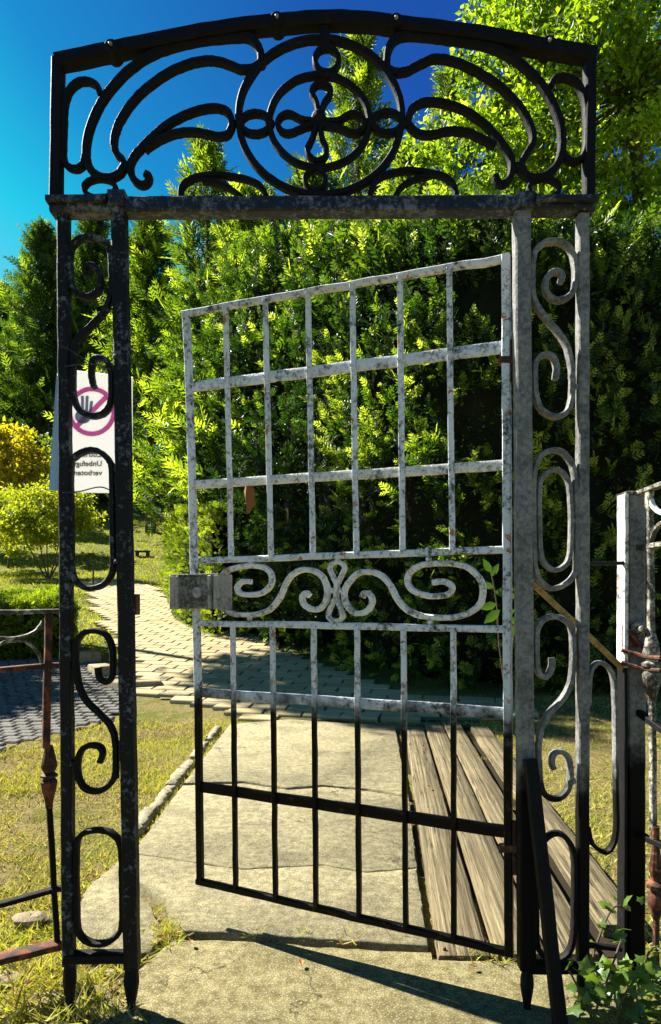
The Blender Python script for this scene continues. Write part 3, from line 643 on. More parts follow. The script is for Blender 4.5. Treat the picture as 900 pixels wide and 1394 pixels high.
def broadleaf(name, label, base, crown, nclump, nleaf, lsize, mat, seed, clump=.42, trunk_r=.16, cat='tree', stems=None):
    """crown: list of (centre, radii); leaves sit in clumps on limbs"""
    rs = random.Random(seed); root = empty(name, base, label, cat); base = Vector(base); P_, D_ = [], []; mb = MB()
    c0 = Vector(crown[0][0])
    if stems is None: trunk_mesh('trunk', root, [base - Z * .2, base.lerp(c0, .45) + X * .12, c0], trunk_r, trunk_r * .35)
    else:
        for s in stems: trunk_mesh('stem', root, s, .03, .012)
    tot = sum(r[0] * r[1] * r[2] for _, r in crown)
    for (c, r) in crown:
        m = int(nclump * r[0] * r[1] * r[2] / tot)
        for _ in range(m):
            d = np.array([rs.gauss(0, 1) for _ in range(3)]); d /= np.linalg.norm(d); rr = rs.uniform(.45, 1.05) ** .6
            cc = np.array(c) + d * np.array(r) * rr; k = int(nleaf / nclump * rs.uniform(.5, 1.5)); cr = clump * rs.uniform(.6, 1.3)
            pts = cc + RNG.normal(size=(k, 3)) * cr * np.array([.5, .5, .32]); P_.append(pts); D_.append(RNG.normal(size=(k, 3)) + d * .6 + np.array([0, 0, -.3]))
            if rs.random() < .35:
                st = Vector(c) + (Vector(cc) - Vector(c)) * .12; sweep(mb, [st, st.lerp(Vector(cc), .5) + Z * .06, Vector(cc)], (.1, .2, 1), [.05 * trunk_r / .16, .03 * trunk_r / .16, .01], .02, False, round_=True, jit=0)
    p = np.concatenate(P_); d = np.concatenate(D_); n = len(p); V, Fa, k = scatter(LEAFV, LEAFF, p, d, RNG.uniform(*lsize, n), 2.0)
    fast_mesh('crown', V, Fa, mat, root, tints(n, k, .5 + .3 * wob(p, 2.3, seed)))
    if mb.v: mb.build('branches', 'bark', root)
def cr(px, py, d, r): p = P(px, py, d); return ((p.x, p.y, p.z), r)
broadleaf('broadleaf_tree', 'large broadleaf tree with sunlit yellow-green leaves at the upper right', gb(900, 10.0),
          [cr(860, 130, 9.5, (1.9, 1.6, 2.0)), cr(740, 160, 9.8, (1.3, 1.3, 1.5)), cr(640, 230, 10.2, (1.0, 1.0, .9)), cr(860, 380, 9.2, (1.5, 1.2, 1.3)), cr(960, 50, 9.5, (1.8, 1.5, 1.6)), cr(760, -40, 10, (1.2, 1.2, 1.3)), cr(700, 40, 10, (.7, .8, .8))],
          460, 60000, (.06, .13), 'broad', 21, .3)
# left: multi-stemmed shrub, yellow shrub, sapling
s0 = T(66, 788); sb = Vector(s0)
broadleaf('leafy_shrub', 'round yellow-green shrub on thin bare stems behind the left jamb', s0, [cr(60, 700, sb.y, (1.15, .9, .95)), cr(100, 690, sb.y, (.7, .7, .6)), cr(15, 725, sb.y, (.8, .7, .6))], 130, 11000, (.07, .15), 'shrub', 31, .3, .03, 'shrub',
          [[sb - Z * .1, sb + Vector((-.35 + .16 * i, .1 * (i % 2), .5)), sb + Vector((-.7 + .32 * i, .2 * (i % 2), 1.2))] for i in range(5)])
s1 = gb(8, 26); broadleaf('yellow_shrub', 'yellow-leaved shrub at the left edge under dark conifers', s1, [cr(10, 620, 26, (1.5, 1, 1.0)), cr(-40, 640, 26, (1.8, 1, 1.2)), cr(40, 645, 26, (.8, .8, .8))], 90, 7000, (.14, .26), 'yellow', 32, .4, .06, 'shrub')
s2 = T(10, 774); broadleaf('young_tree', 'young tree with slender pale trunk at the left edge of the lawn', s2, [cr(8, 690, s2.y, (.7, .7, .6)), cr(-40, 680, s2.y, (1, .8, .7))], 40, 3000, (.08, .16), 'shrub', 33, .35, .055)
# dark shrub mass between lawn hill and conifers
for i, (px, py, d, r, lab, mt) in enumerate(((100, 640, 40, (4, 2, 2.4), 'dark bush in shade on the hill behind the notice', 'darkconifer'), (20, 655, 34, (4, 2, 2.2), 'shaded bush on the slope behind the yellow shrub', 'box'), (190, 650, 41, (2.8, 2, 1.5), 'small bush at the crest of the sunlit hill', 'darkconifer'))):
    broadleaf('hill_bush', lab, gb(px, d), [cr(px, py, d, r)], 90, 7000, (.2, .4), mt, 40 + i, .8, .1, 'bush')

# two trees just out of view on the left, whose shade falls across the side path and the near end of the paved path
def off(x, y, z, r): return ((x, y, z), r)
broadleaf('shade_tree', 'small tree out of view on the left whose shade covers the side path', (-8.4, 9.4, float(hz(0, 9.4))), [off(-8.2, 9.3, 4.2, (1.3, 1.3, 1.0)), off(-9.2, 9.6, 4.4, (1.2, 1.3, 1.0)), off(-7.6, 8.6, 3.9, (.9, .9, .7))], 110, 16000, (.1, .2), 'shrub', 51, .4, .1)
broadleaf('shade_tree', 'tall tree out of view on the left whose shade dapples the paved path', (-8.3, 12.4, float(hz(0, 12.4))), [off(-8.3, 12.2, 9.3, (1.1, 1.2, 1.1)), off(-9.0, 12.6, 10.6, (1.0, 1.2, 1.0)), off(-7.7, 11.4, 9.4, (.9, 1.0, .9))], 110, 16000, (.1, .2), 'shrub', 52, .4, .12)
# ------------------------------------------------------------------ grass
EXCL = [gp([(90, 1300), (100, 1215), (190, 1140), (308, 984), (545, 984), (660, 984), (905, 1300), (860, 1420), (60, 1500)]), PPOLY, SPOLY]
def blades(name, n, xr, yr, ln, mat, keep=None, sparse=True, kind='stuff', width=.12):
    x = RNG.uniform(*xr, n); yv = RNG.uniform(*yr, n) if yr[0] > 5 else yr[0] + (yr[1] - yr[0]) * RNG.random(n) ** 1.3; ok = np.ones(n, bool)
    for e in EXCL: ok &= ~inpoly(x, yv, e)
    if sparse:                                          # blades stand in tufts
        m = n // 14; ti = RNG.integers(0, m, n); tx = x[:m][ti]; ty = yv[:m][ti]; sg_ = np.where(RNG.random(n) < .6, .022, .25); x = tx + RNG.normal(size=n) * sg_; yv = ty + RNG.normal(size=n) * sg_; ok = np.ones(n, bool)
        for e in EXCL: ok &= ~inpoly(x, yv, e)
    p = np.column_stack([x, yv, hz(x, yv)]); g = wob(p * np.array([1, 1, 0]), 2.6, 3) + .5 * wob(p, 9, 1)
    if sparse: ok &= RNG.random(n) < np.clip(.7 + .7 * g, .15, 1)
    if keep is not None: ok &= keep(x, yv)
    p = p[ok]; g = g[ok]; n = len(p); d = np.column_stack([RNG.normal(size=(n, 2)) * .75, np.full(n, .75)])
    V, Fa, k = scatter([(0, -width, 0), (0, width, 0), (1, 0, -.1)], [(0, 1, 2)], p, d, RNG.uniform(*ln, n), 2.0)
    o = fast_mesh(name, V, Fa, mat, None, tints(n, k, .45 + .42 * g + RNG.normal(size=n) * .15)); return tag(o, None, None, None, kind)
tag(blades('lawn_grass', 220000, (-3.2, -.3), (1.45, 5.6), (.014, .046), 'grass', width=.085), 'dry mown grass on the near lawn left of the slab', 'grass')
tag(blades('verge_grass', 80000, (.7, 3.2), (1.75, 6.6), (.015, .04), 'grass', width=.08), 'patchy grass to the right of the planks', 'grass')
def tufts(name, label, spots, per, ln, mat='grass'):
    P_, D_ = [], []
    for (x, y) in spots:
        c = T(x, y) if y < 980 else G(x, y, -.01); P_.append(np.array(c) + RNG.normal(size=(per, 3)) * np.array([.016, .016, 0])); D_.append(np.column_stack([RNG.normal(size=(per, 2)) * .8, np.full(per, .7)]))
    p = np.concatenate(P_); n = len(p); V, Fa, k = scatter([(0, -.05, 0), (0, .05, 0), (1, 0, -.2)], [(0, 1, 2)], p, np.concatenate(D_), RNG.uniform(*ln, n), 2.0)
    return tag(fast_mesh(name, V, Fa, mat, None, tints(n, k, .45 + RNG.normal(size=n) * .25)), label, 'grass', None, 'stuff')
tufts('joint_grass', 'dry grass tufts growing in the joints of the slabs', [(232 + random.gauss(0, 5), 1274 + random.gauss(0, 4)) for _ in range(10)] + [(random.uniform(215, 240), random.uniform(1235, 1290)) for _ in range(8)] + [(x, 1273 + (x - 238) * .03 + random.uniform(-2, 3)) for x in [random.uniform(240, 590) for _ in range(4)]] + [(pk(x, y), y) for x, y in [(random.choice((668, 742, 825)), random.uniform(1000, 1290)) for _ in range(5)]] + [(random.uniform(640, 700), random.uniform(1296, 1310)) for _ in range(6)], 22, (.02, .06))
tufts('weeds', 'green weeds and dry grass around the foot of the left jamb', [(random.uniform(0, 190), random.uniform(1290, 1394)) for _ in range(60)], 26, (.02, .07), 'grass')
tag(blades('far_lawn_grass', 60000, (-12, -1.5), (8.5, 34), (.05, .11), 'fargrass', sparse=False), 'bright lawn on the slope beyond the side path', 'grass')

# ================================================================== THE GATEWAY
gw = empty('arched_gateway', F(440, 1375) * 1.0, 'black wrought iron gateway with scrolled side panels under a curved arch', 'gateway')
ORG[gw.name] = Vector((F(440, 1375).x, DF, 0)); gw.location = ORG[gw.name]
def gpart(name, mat, fn, parent=gw, **kw):
    mb = MB(); fn(mb); return mb.build(name, mat, parent, **kw)
def post(name, mat, a, b, wpx, dep): return gpart(name, mat, lambda m: bar(m, F(*a), F(*b), FN, wpx * PXF, dep))
post('post', 'post', (87, 294), (94, 1312), 15, .03); post('post', 'post', (162.5, 268), (180, 1316), 19.5, .036)
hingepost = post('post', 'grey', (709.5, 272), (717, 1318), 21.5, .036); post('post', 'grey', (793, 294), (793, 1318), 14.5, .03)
# crossbar with end plates
gpart('crossbar', 'crossbar', lambda m: bar(m, F(72, 284) , F(806, 281), FN, 21 * PXF, .045))
for x0, x1 in ((70, 150), (725, 808)): gpart('crossbar_flange', 'crossbar', lambda m: bar(m, F(x0, 281) - Y * .006, F(x1, 279.5) - Y * .006, FN, 9 * PXF, .062))
for (x, y) in ((162, 274), (712, 276)): gpart('corner_block', 'crossbar', lambda m: box(m, F(x, y + 3), X, Z, Y, 11.5 * PXF, 11 * PXF, .03))
# feet of the posts
def foot(x, y0, y1, r):
    a = F(x, y0); h = (y1 - y0) * PXF
    gpart('foot', 'black', lambda m: lathe(m, a, (0, 0, -1), [(r, -.006), (r, h * .12), (r * 1.18, h * .25), (r * 1.22, h * .38), (r * .95, h * .6), (r * .68, h * .8), (r * .62, h * 1.05)], 10))
foot(95, 1308, 1378, .014); foot(179, 1312, 1378, .016); foot(717.5, 1318, 1378, .014); foot(793, 1318, 1378, .012)
gpart('bottom_bar', 'black', lambda m: bar(m, F(90, 1303), F(182, 1302), FN, 13 * PXF, .034)); gpart('bottom_bar', 'black', lambda m: bar(m, F(716, 1316), F(797, 1316), FN, 14 * PXF, .03))
# arch bar and its uprights
AR = [(78, 87), (155, 71), (250, 52), (310, 42), (378, 34), (440, 29), (500, 31), (540, 36), (600, 43), (660, 51), (720, 63), (770, 71), (809, 78)]
gpart('arch_bar', 'black', lambda m: sweep(m, catmull([F(*p) for p in AR], False, 5), FN, 19 * PXF, .04))
for (x, y) in ((155, 71), (378, 34), (538, 36), (744, 66)):
    gpart('lug', 'black', lambda m: lathe(m, F(x, y + 1) + Y * .023, (0, -1, 0), [(.0176, 0), (.0176, .044), (.015, .047)], 14)); gpart('rivet_or_hole', 'bolt', lambda m: lathe(m, F(x, y) - Y * .024, (0, -1, 0), [(.0045, 0), (.0045, .004), (.003, .006)], 10))  # bright discs stand in for sky showing through holes in the bar
gpart('side_bar', 'black', lambda m: bar(m, F(80, 82), F(76.5, 276), FN, 15 * PXF, .03)); gpart('side_bar', 'black', lambda m: bar(m, F(803, 76), F(801, 276), FN, 14 * PXF, .03))
def scroll(pts, tpx, dep=.022, closed=False, mat='black', name='scroll', parent=gw, nrm=FN, n=6, taper=None, pl=None):
    c = catmull(pts, closed, n); k = len(c); s = PXF
    if taper: tt = [tpx * s * (1 - (1 - taper) * max(0, 1 - i / (k * .25))) for i in range(k)]
    else: tt = tpx * s
    mb = MB(); sweep(mb, c, nrm, tt, dep, closed, .3, jit=.0005); return mb.build(name, mat, parent)
scroll(z1([(645, 176), (642, 142), (612, 107), (540, 108), (470, 116), (400, 132), (345, 153), (290, 187), (240, 235), (200, 290), (172, 350), (159, 410), (162, 452), (182, 485), (215, 497), (250, 487), (266, 462)]), 10)
scroll(z1([(645, 176), (622, 192), (590, 194), (562, 184), (530, 173), (490, 170), (440, 181), (390, 203), (340, 237), (300, 272), (265, 318), (245, 357), (236, 398), (243, 427), (260, 447), (266, 462)]), 9)
scroll(z1([(566, 345), (558, 320), (540, 306), (510, 302), (470, 309), (430, 324), (380, 352), (340, 387), (310, 417), (290, 442), (282, 467), (286, 491), (300, 510), (316, 517), (331, 509), (334, 493), (323, 486)]), 9)
scroll(z1([(566, 345), (555, 374), (530, 381), (500, 376), (460, 369), (420, 371), (380, 383), (345, 402), (322, 420)]), 9)
scroll(z1([(200, 268), (190, 242), (165, 228), (135, 232), (111, 257), (99, 300), (97, 350), (95, 400), (95, 438), (107, 463), (130, 472), (149, 462), (156, 437)]), 8)
scroll([F(40 + (197 + 44 * math.cos(a)) / 2.0455, (526 + 27 * math.sin(a)) / 2.0455) for a in [2 * math.pi * k / 20 for k in range(20)]], 6, closed=True, name='ring', n=2)
scroll(z1([(421, 556), (426, 522), (450, 502), (490, 491), (540, 490), (600, 500), (640, 517), (661, 550)]), 7); scroll(z1([(482, 505), (520, 511), (560, 527), (592, 553)]), 6)
scroll(z2([(217, 190), (220, 150), (235, 117), (265, 102), (320, 103), (400, 113), (470, 124), (530, 142), (580, 171), (630, 215), (665, 262), (690, 312), (704, 366), (704, 420), (690, 463), (660, 490), (625, 498), (597, 484), (583, 460)]), 10)
scroll(z2([(217, 190), (240, 203), (275, 199), (310, 181), (350, 165), (400, 171), (450, 191), (510, 226), (560, 267), (597, 312), (620, 360), (624, 400), (606, 430), (594, 455), (598, 478)]), 9)
scroll(z2([(276, 345), (285, 311), (305, 292), (340, 285), (390, 292), (440, 312), (490, 347), (530, 391), (558, 431), (566, 466), (560, 498), (541, 515), (526, 508), (519, 490)]), 9)
scroll(z2([(276, 345), (300, 371), (340, 377), (390, 366), (440, 370), (480, 387), (520, 408)]), 9)
scroll(z2([(673, 242), (686, 222), (715, 217), (745, 232), (766, 270), (773, 330), (773, 400), (763, 438), (740, 452), (716, 442), (706, 420)]), 8)
scroll([F(420 + (655 + 42 * math.cos(a)) / 2.0455, (527 + 28 * math.sin(a)) / 2.0455) for a in [2 * math.pi * k / 20 for k in range(20)]], 6, closed=True, name='ring', n=2)
scroll(z2([(170, 552), (185, 508), (220, 487), (270, 477), (320, 481), (370, 491), (400, 511), (412, 552)]), 7); scroll(z2([(238, 552), (265, 517), (300, 500), (332, 491)]), 6)
scroll(ell(436, 160, 111, 106, n=40), 9, closed=True, name='roundel_ring', n=2); scroll(ell(435, 166, 68, 63, n=32), 8, closed=True, name='roundel_ring', n=2, dep=.02)
scroll(ell(445, 83, 16, 17, n=20), 7, closed=True, name='ring', n=2); scroll(ell(348, 169, 20, 14, n=20), 8, closed=True, name='ring', n=2)
scroll(ell(527, 168, 20, 14, n=20), 8, closed=True, name='ring', n=2); scroll(ell(429, 246, 14, 14, n=20), 6, closed=True, name='ring', n=2)
gpart('stud', 'black', lambda m: bar(m, F(441, 30), F(443, 66), FN, 14 * PXF, .02))
for q in ([(806, 322), (800, 290), (787, 260), (796, 241), (815, 236), (836, 246), (837, 266), (821, 290), (810, 322)], [(796, 340), (760, 335), (725, 319), (702, 326), (692, 346), (702, 367), (725, 373), (760, 359), (796, 349)], [(803, 340), (787, 390), (774, 420), (786, 443), (805, 450), (824, 439), (827, 415), (815, 385), (809, 340)]):
    scroll(z1(q), 7, name='petal')
scroll(z2([(30, 339), (80, 339), (115, 320), (144, 327), (157, 346), (145, 368), (115, 371), (80, 357), (30, 350)]), 7, name='petal')
gpart('boss', 'black', lambda m: ball(m, F(434, 161), .019))
for (x, y) in ((326, 168), (368, 169), (505, 168), (549, 168), (445, 102), (434, 229), (356, 88), (170, 226), (704, 228)): gpart('collar', 'black', lambda m: ball(m, F(x, y), 7 * PXF))
# left side panel
scroll(z3([(385, 345), (373, 316), (386, 297), (415, 301), (440, 336), (440, 388), (411, 424), (366, 430), (326, 401), (309, 350), (306, 280), (313, 222), (341, 187), (385, 174), (430, 180), (469, 207), (486, 250), (490, 320), (490, 400), (480, 452), (448, 510), (400, 560), (347, 612), (327, 660), (321, 720), (319, 800), (322, 860), (342, 918), (380, 948), (420, 953), (459, 938), (484, 900), (489, 840), (487, 770), (474, 722), (445, 701), (411, 708), (401, 742), (403, 790), (413, 830)]), 7.5, mat='post')
scroll(z3([(310, 1180), (330, 1133), (370, 1108), (405, 1102), (445, 1114), (479, 1150), (492, 1205)]) + z4([(494, 130), (497, 250), (492, 320), (460, 368), (412, 388), (368, 383), (328, 348), (314, 295), (312, 130)]), 7.5, closed=True, mat='post', name='oval')
scroll(z4([(428, 735), (437, 780), (465, 799), (488, 779), (496, 720), (489, 642), (465, 593), (420, 575), (371, 582), (337, 622), (330, 682), (337, 760), (352, 830), (387, 890), (440, 940), (484, 990), (504, 1050), (508, 1130), (504, 1208), (470, 1257), (420, 1276), (371, 1261), (343, 1208), (343, 1140), (362, 1092), (400, 1075), (438, 1083), (450, 1110), (438, 1150)]), 7.5)
scroll(z5([(316, 440), (346, 401), (400, 390), (454, 401), (488, 438), (497, 500), (499, 600), (500, 750), (488, 808), (440, 847), (390, 853), (346, 836), (320, 798), (314, 700), (312, 550)]), 7, closed=True, name='oval')
for z_, q in ((z3, (318, 790)), (z4, (322, 640)), (z4, (508, 1210)), (z4, (330, 1150)), (z3, (490, 330))): gpart('collar', 'post', lambda m: ball(m, z_([q])[0], .009))
# right side panel
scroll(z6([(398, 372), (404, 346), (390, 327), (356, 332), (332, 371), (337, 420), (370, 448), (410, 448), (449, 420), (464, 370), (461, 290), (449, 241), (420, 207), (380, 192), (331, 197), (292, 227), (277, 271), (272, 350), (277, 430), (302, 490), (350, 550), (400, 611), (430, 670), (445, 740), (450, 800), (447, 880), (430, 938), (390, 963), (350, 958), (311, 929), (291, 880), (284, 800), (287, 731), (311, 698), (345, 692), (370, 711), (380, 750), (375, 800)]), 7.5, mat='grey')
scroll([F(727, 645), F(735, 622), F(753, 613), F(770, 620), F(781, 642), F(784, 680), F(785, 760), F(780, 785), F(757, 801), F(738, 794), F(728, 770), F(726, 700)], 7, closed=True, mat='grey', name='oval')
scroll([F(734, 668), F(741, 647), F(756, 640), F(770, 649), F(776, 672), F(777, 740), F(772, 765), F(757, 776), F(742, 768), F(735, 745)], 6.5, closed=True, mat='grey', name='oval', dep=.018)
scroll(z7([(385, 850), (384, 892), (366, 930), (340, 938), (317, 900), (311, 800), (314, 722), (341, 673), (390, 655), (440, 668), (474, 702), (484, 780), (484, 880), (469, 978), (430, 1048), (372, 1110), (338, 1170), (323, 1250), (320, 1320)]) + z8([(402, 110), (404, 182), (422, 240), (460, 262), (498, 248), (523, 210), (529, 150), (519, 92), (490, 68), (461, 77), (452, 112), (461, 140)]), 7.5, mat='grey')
scroll(z8([(398, 480), (430, 423), (470, 402), (510, 420), (538, 470), (546, 550), (545, 700), (543, 800), (528, 878), (495, 912), (450, 925), (410, 890), (392, 840), (390, 650)]), 7, closed=True, name='oval')
for z_, q in ((z6, (478, 830)), (z7, (490, 205)), (z8, (540, 190)), (z6, (470, 350))): gpart('collar', 'bolt', lambda m: ball(m, z_([q])[0], .0085))
for z_, q in ((z6, (247, 602)), (z6, (254, 1010)), (z7, (281, 485)), (z6, (240, 12)), (z7, (283, 1138)), (z3, (515, 705)), (z4, (520, 275))): gpart('bolt', 'post' if z_ in (z3, z4) else 'grey', lambda m: lathe(m, z_([q])[0] - Y * .016, (0, -1, 0), [(.0065, 0), (.0065, .004), (.004, .007)], 8))
# strike plate on the latch jamb, extension loops on the right, braces
gpart('strike_plate', 'rust', lambda m: box(m, F(180, 823) + Y * .03, X, Z, Y, .006, .026, .018))
scroll([F(800, 1125), F(806, 1148), F(823, 1160), F(835, 1148), F(839, 1120), F(838, 1050), F(837, 960), F(833, 918), F(818, 902), F(804, 914), F(801, 960)], 5.5, mat='grey', name='hairpin_loop')
gpart('spacer_bar', 'black', lambda m: bar(m, F(797, 1286), F(846, 1292), FN, 6 * PXF, .014)); gpart('spacer_bar', 'black', lambda m: bar(m, F(798, 767), P(850, 767, 1.8), FN, 5 * PXF, .01))
gpart('diagonal_brace', 'ochre', lambda m: bar(m, F(722, 785) + Y * .035, P(850, 912, 1.80), FN, 8 * PXF, .008))
gpart('leaning_brace', 'black', lambda m: bar(m, F(717, 1030) - Y * .03, G(764, 1410), FN, .03, .03))

# ================================================================== THE GATE LEAF
gl = empty('gate_leaf', Vector((L(690, 1297).x, L(690, 1297).y, 0)), 'open iron gate leaf of flaked bars with painted silver-grey sheen above, a lock box and scrolled band', 'gate')
def lpart(name, fn, mat='leaf', parent=gl): mb = MB(); fn(mb); return mb.build(name, mat, parent)
PXL = 1.85 / FPX
LX = [(253, 425), (256, 480), (259, 560), (262, 660), (264, 765), (268, 850), (270, 945), (271, 1070), (273, 1202)]
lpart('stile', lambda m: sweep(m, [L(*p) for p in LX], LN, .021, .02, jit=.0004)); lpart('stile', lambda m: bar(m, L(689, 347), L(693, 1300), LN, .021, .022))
RAILS = [((249, 427), (692, 351), .0185), ((258, 527), (688, 472), .031), ((262, 660), (688, 633), .026), ((262, 764), (690, 748), .0185), ((268, 848), (690, 857), .0185), ((271, 943), (690, 971), .029), ((272, 1071), (692, 1133), .032), ((268, 1199), (697, 1297), .02)]
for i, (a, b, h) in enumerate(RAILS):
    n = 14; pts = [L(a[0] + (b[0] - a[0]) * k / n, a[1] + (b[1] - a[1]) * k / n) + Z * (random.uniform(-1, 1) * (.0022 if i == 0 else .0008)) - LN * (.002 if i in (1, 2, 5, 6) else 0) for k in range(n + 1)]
    lpart('rail', lambda m: sweep(m, pts, LN, h, .012 if i in (1, 2, 5, 6) else .018, jit=.0006), 'silver' if i == 2 else 'leaf')  # third rail takes the paler material for its painted glare
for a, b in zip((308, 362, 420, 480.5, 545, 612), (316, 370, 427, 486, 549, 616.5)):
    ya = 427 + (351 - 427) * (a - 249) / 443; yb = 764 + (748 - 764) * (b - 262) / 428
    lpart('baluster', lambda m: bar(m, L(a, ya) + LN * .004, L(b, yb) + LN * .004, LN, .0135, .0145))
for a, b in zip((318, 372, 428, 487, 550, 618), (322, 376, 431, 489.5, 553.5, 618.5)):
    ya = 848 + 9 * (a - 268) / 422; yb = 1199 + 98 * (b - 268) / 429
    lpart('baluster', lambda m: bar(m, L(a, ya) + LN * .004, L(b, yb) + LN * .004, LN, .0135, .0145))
lc = lambda pts: pts
def lscroll(pts, t, name='scroll', closed=False, taper=None):
    c = catmull(pts, closed, 6); mb = MB(); sweep(mb, c, LN, t, .02, closed, .35, jit=.0005); return mb.build(name, 'silver', gl)
lscroll(z9([(422, 318), (382, 319), (357, 345), (371, 373), (420, 380), (478, 369), (517, 331), (518, 287), (490, 254), (430, 243), (370, 248), (310, 268), (272, 310), (262, 370), (280, 430), (330, 466), (400, 474), (470, 467), (520, 442), (560, 390), (590, 322), (622, 282), (670, 262), (720, 268), (760, 297), (781, 350), (778, 400), (750, 442), (710, 448), (672, 424), (664, 391), (681, 372), (698, 386)], L), .0155)
lscroll(z10([(480, 235), (530, 231), (563, 250), (558, 280), (520, 293), (460, 293), (402, 274), (372, 240), (377, 196), (420, 163), (490, 151), (570, 153), (638, 172), (687, 221), (700, 270), (687, 328), (638, 368), (570, 387), (490, 388), (420, 378), (361, 349), (321, 300), (291, 241), (250, 202), (200, 188), (151, 197), (112, 236), (93, 280), (102, 329), (131, 363), (170, 369), (203, 349), (216, 315), (204, 287), (181, 282), (171, 300)], L), .0155)
lscroll(z9([(824, 325), (800, 275), (795, 250), (808, 232), (828, 226), (850, 232), (863, 250), (855, 277), (832, 325)], L), .012, 'ornament_loop'); lscroll(z9([(816, 400), (792, 455), (787, 480), (800, 497), (820, 502), (842, 497), (855, 480), (848, 455), (826, 400)], L), .012, 'ornament_loop')
lpart('ornament_bar', lambda m: bar(m, z9([(828, 305)], L)[0], z9([(821, 420)], L)[0], LN, .012, .018), 'silver')
for q in ((802, 360), (846, 360)): lpart('bead', lambda m: ball(m, z9([q], L)[0], .008), 'silver')
for z_, q in ((z9, (423, 228)), (z9, (415, 492)), (z10, (462, 132)), (z10, (468, 407)), (z9, (828, 214)), (z9, (822, 514))): lpart('stud', lambda m: ball(m, z_([q], L)[0], .0085), 'silver')
for (x, y) in ((308, 521), (362, 514), (420, 507), (480, 499), (545, 491), (612, 482), (316, 657), (370, 653), (427, 649), (486, 646), (549, 642), (616, 638)): lpart('rivet_or_hole', lambda m: lathe(m, L(x, y) + LN * .011, LN, [(.005, 0), (.0045, .003), (.002, .005)], 8))
# lock box
bc = L(275, 806) + LN * .006; lb = None
mb = MB(); box(mb, bc, LDIR, Z, LN, .092, .051, .034, .06); lb = mb.build('lock_box', 'lockbox', gl); ORG[lb.name] = ORG[gl.name]
for s in (-1, 1):
    mb = MB(); box(mb, bc + LDIR * .082 * s, LDIR, Z, LN, .011, .053, .038, .15); mb.build('end_band', 'lockband', lb); mb = MB(); box(mb, bc + LDIR * .060 * s + LN * .036, LDIR, Z, LN, .005, .05, .006); mb.build('moulding', 'lockband', lb)
mb = MB(); box(mb, bc + Z * .052, LDIR, Z, LN, .09, .003, .037); mb.build('lid', 'lockbox', lb)
mb = MB(); lathe(mb, bc + LN * .034 - Z * .002 - LDIR * .012, LN, [(.017, 0), (.017, .003), (.014, .005)], 16); mb.build('escutcheon', 'lockband', lb)
mb = MB(); box(mb, bc + LN * .034 + Z * .02 - LDIR * .006, LDIR, Z, LN, .003, .012, .003); mb.build('keyhole', 'wire', lb)
for s in (-.025, .02): mb = MB(); ball(mb, bc + Z * .06 - LDIR * (s + .03), .007); mb.build('lid_knob', 'lockbox', lb)
# hinges
for (y0, y1) in ((462, 520), (1118, 1190)):
    lpart('hinge', lambda m: lathe(m, L(700, y1) - LN * .002, Z, [(.010, 0), (.010, .035), (.012, .037), (.012, .05), (.010, .052), (.010, (y1 - y0) * PXL * .9)], 12), 'rust'); lpart('hinge_strap', lambda m: bar(m, L(680, (y0 + y1) / 2), L(704, (y0 + y1) / 2), LN, .02, .026), 'rust')

# ================================================================== NOTICE, FENCES
nd = DF + .045
def N(x, y, d=nd): return P(x, y, d)
no = empty('paper_notice', N(126, 668), 'white no-entry notice in a plastic sleeve wired to the left jamb', 'notice')
mb = MB(); cols = [(78, 669, 508, .003), (88, 669, 506, .003), (100, 670, 504, .003), (130, 671, 507, .003), (160, 671.5, 511, .003), (180.5, 671, 513, .002)]
V = []
for s in (-1, 1):
    for (x, yb, yt, off) in cols:
        for k in range(6): V.append(N(x + (3 if yb < 669 and x < 70 else 0) * k / 5 , yb + (yt - yb) * k / 5, nd + off) + Y * s * .0007)
nc = len(cols); Fc = []
for s in (0, 1):
    for i in range(nc - 1):
        for k in range(5):
            a = s * nc * 6 + i * 6 + k; q = (a, a + 6, a + 7, a + 1); Fc.append(q if s == 0 else q[::-1])
mb.add(V, Fc); sheet = mb.build('sheet', 'paper', no, smooth=60)
mb = MB(); q = [N(66.5, 667, nd - .022), N(86, 669, nd - .012), N(86, 509, nd - .012), N(76.5, 512, nd - .022)]; mb.add(q + [p + Y * .001 for p in q], [(0, 1, 2, 3), (7, 6, 5, 4), (0, 4, 5, 1), (1, 5, 6, 2), (2, 6, 7, 3), (3, 7, 4, 0)]); mb.build('sleeve_flap', 'flap', no, smooth=0)
PN = nd / FPX
def disc_print(name, mat, outlines, parent=no, th=.0011, dd=0.003):
    """flat print that reaches through the sheet; outlines = list of quads strips in pixel coordinates"""
    mb = MB()
    for q in outlines:
        f = [N(x, y, nd + dd - th) for x, y in q]; b = [N(x, y, nd + dd + th) for x, y in q]; n = len(q)
        mb.add(f + b, [tuple(range(n)), tuple(range(2 * n - 1, n - 1, -1))] + [(i, n + i, n + (i + 1) % n, (i + 1) % n) for i in range(n)])
    return mb.build(name, mat, parent, smooth=0)
ncx, ncy = 125, 560
ring = []
for k in range(40):
    a, b = 2 * math.pi * k / 40, 2 * math.pi * (k + 1) / 40
    ring.append([(ncx + r * math.cos(t_), ncy + r * math.sin(t_) * 1.02) for r, t_ in ((27, a), (33, a), (33, b), (27, b))])
disc_print('prohibition_ring', 'ink_pink', ring)
disc_print('prohibition_bar', 'ink_pink', [[(ncx + 21.5, ncy - 17), (ncx + 17, ncy - 21.5), (ncx - 21.5, ncy + 17), (ncx - 17, ncy + 21.5)]])
hand = [[(ncx - 20 + 11 * math.cos(t_) + 8, ncy + 7 + 9.5 * math.sin(t_)) for t_ in [2 * math.pi * k / 14 for k in range(14)]]]
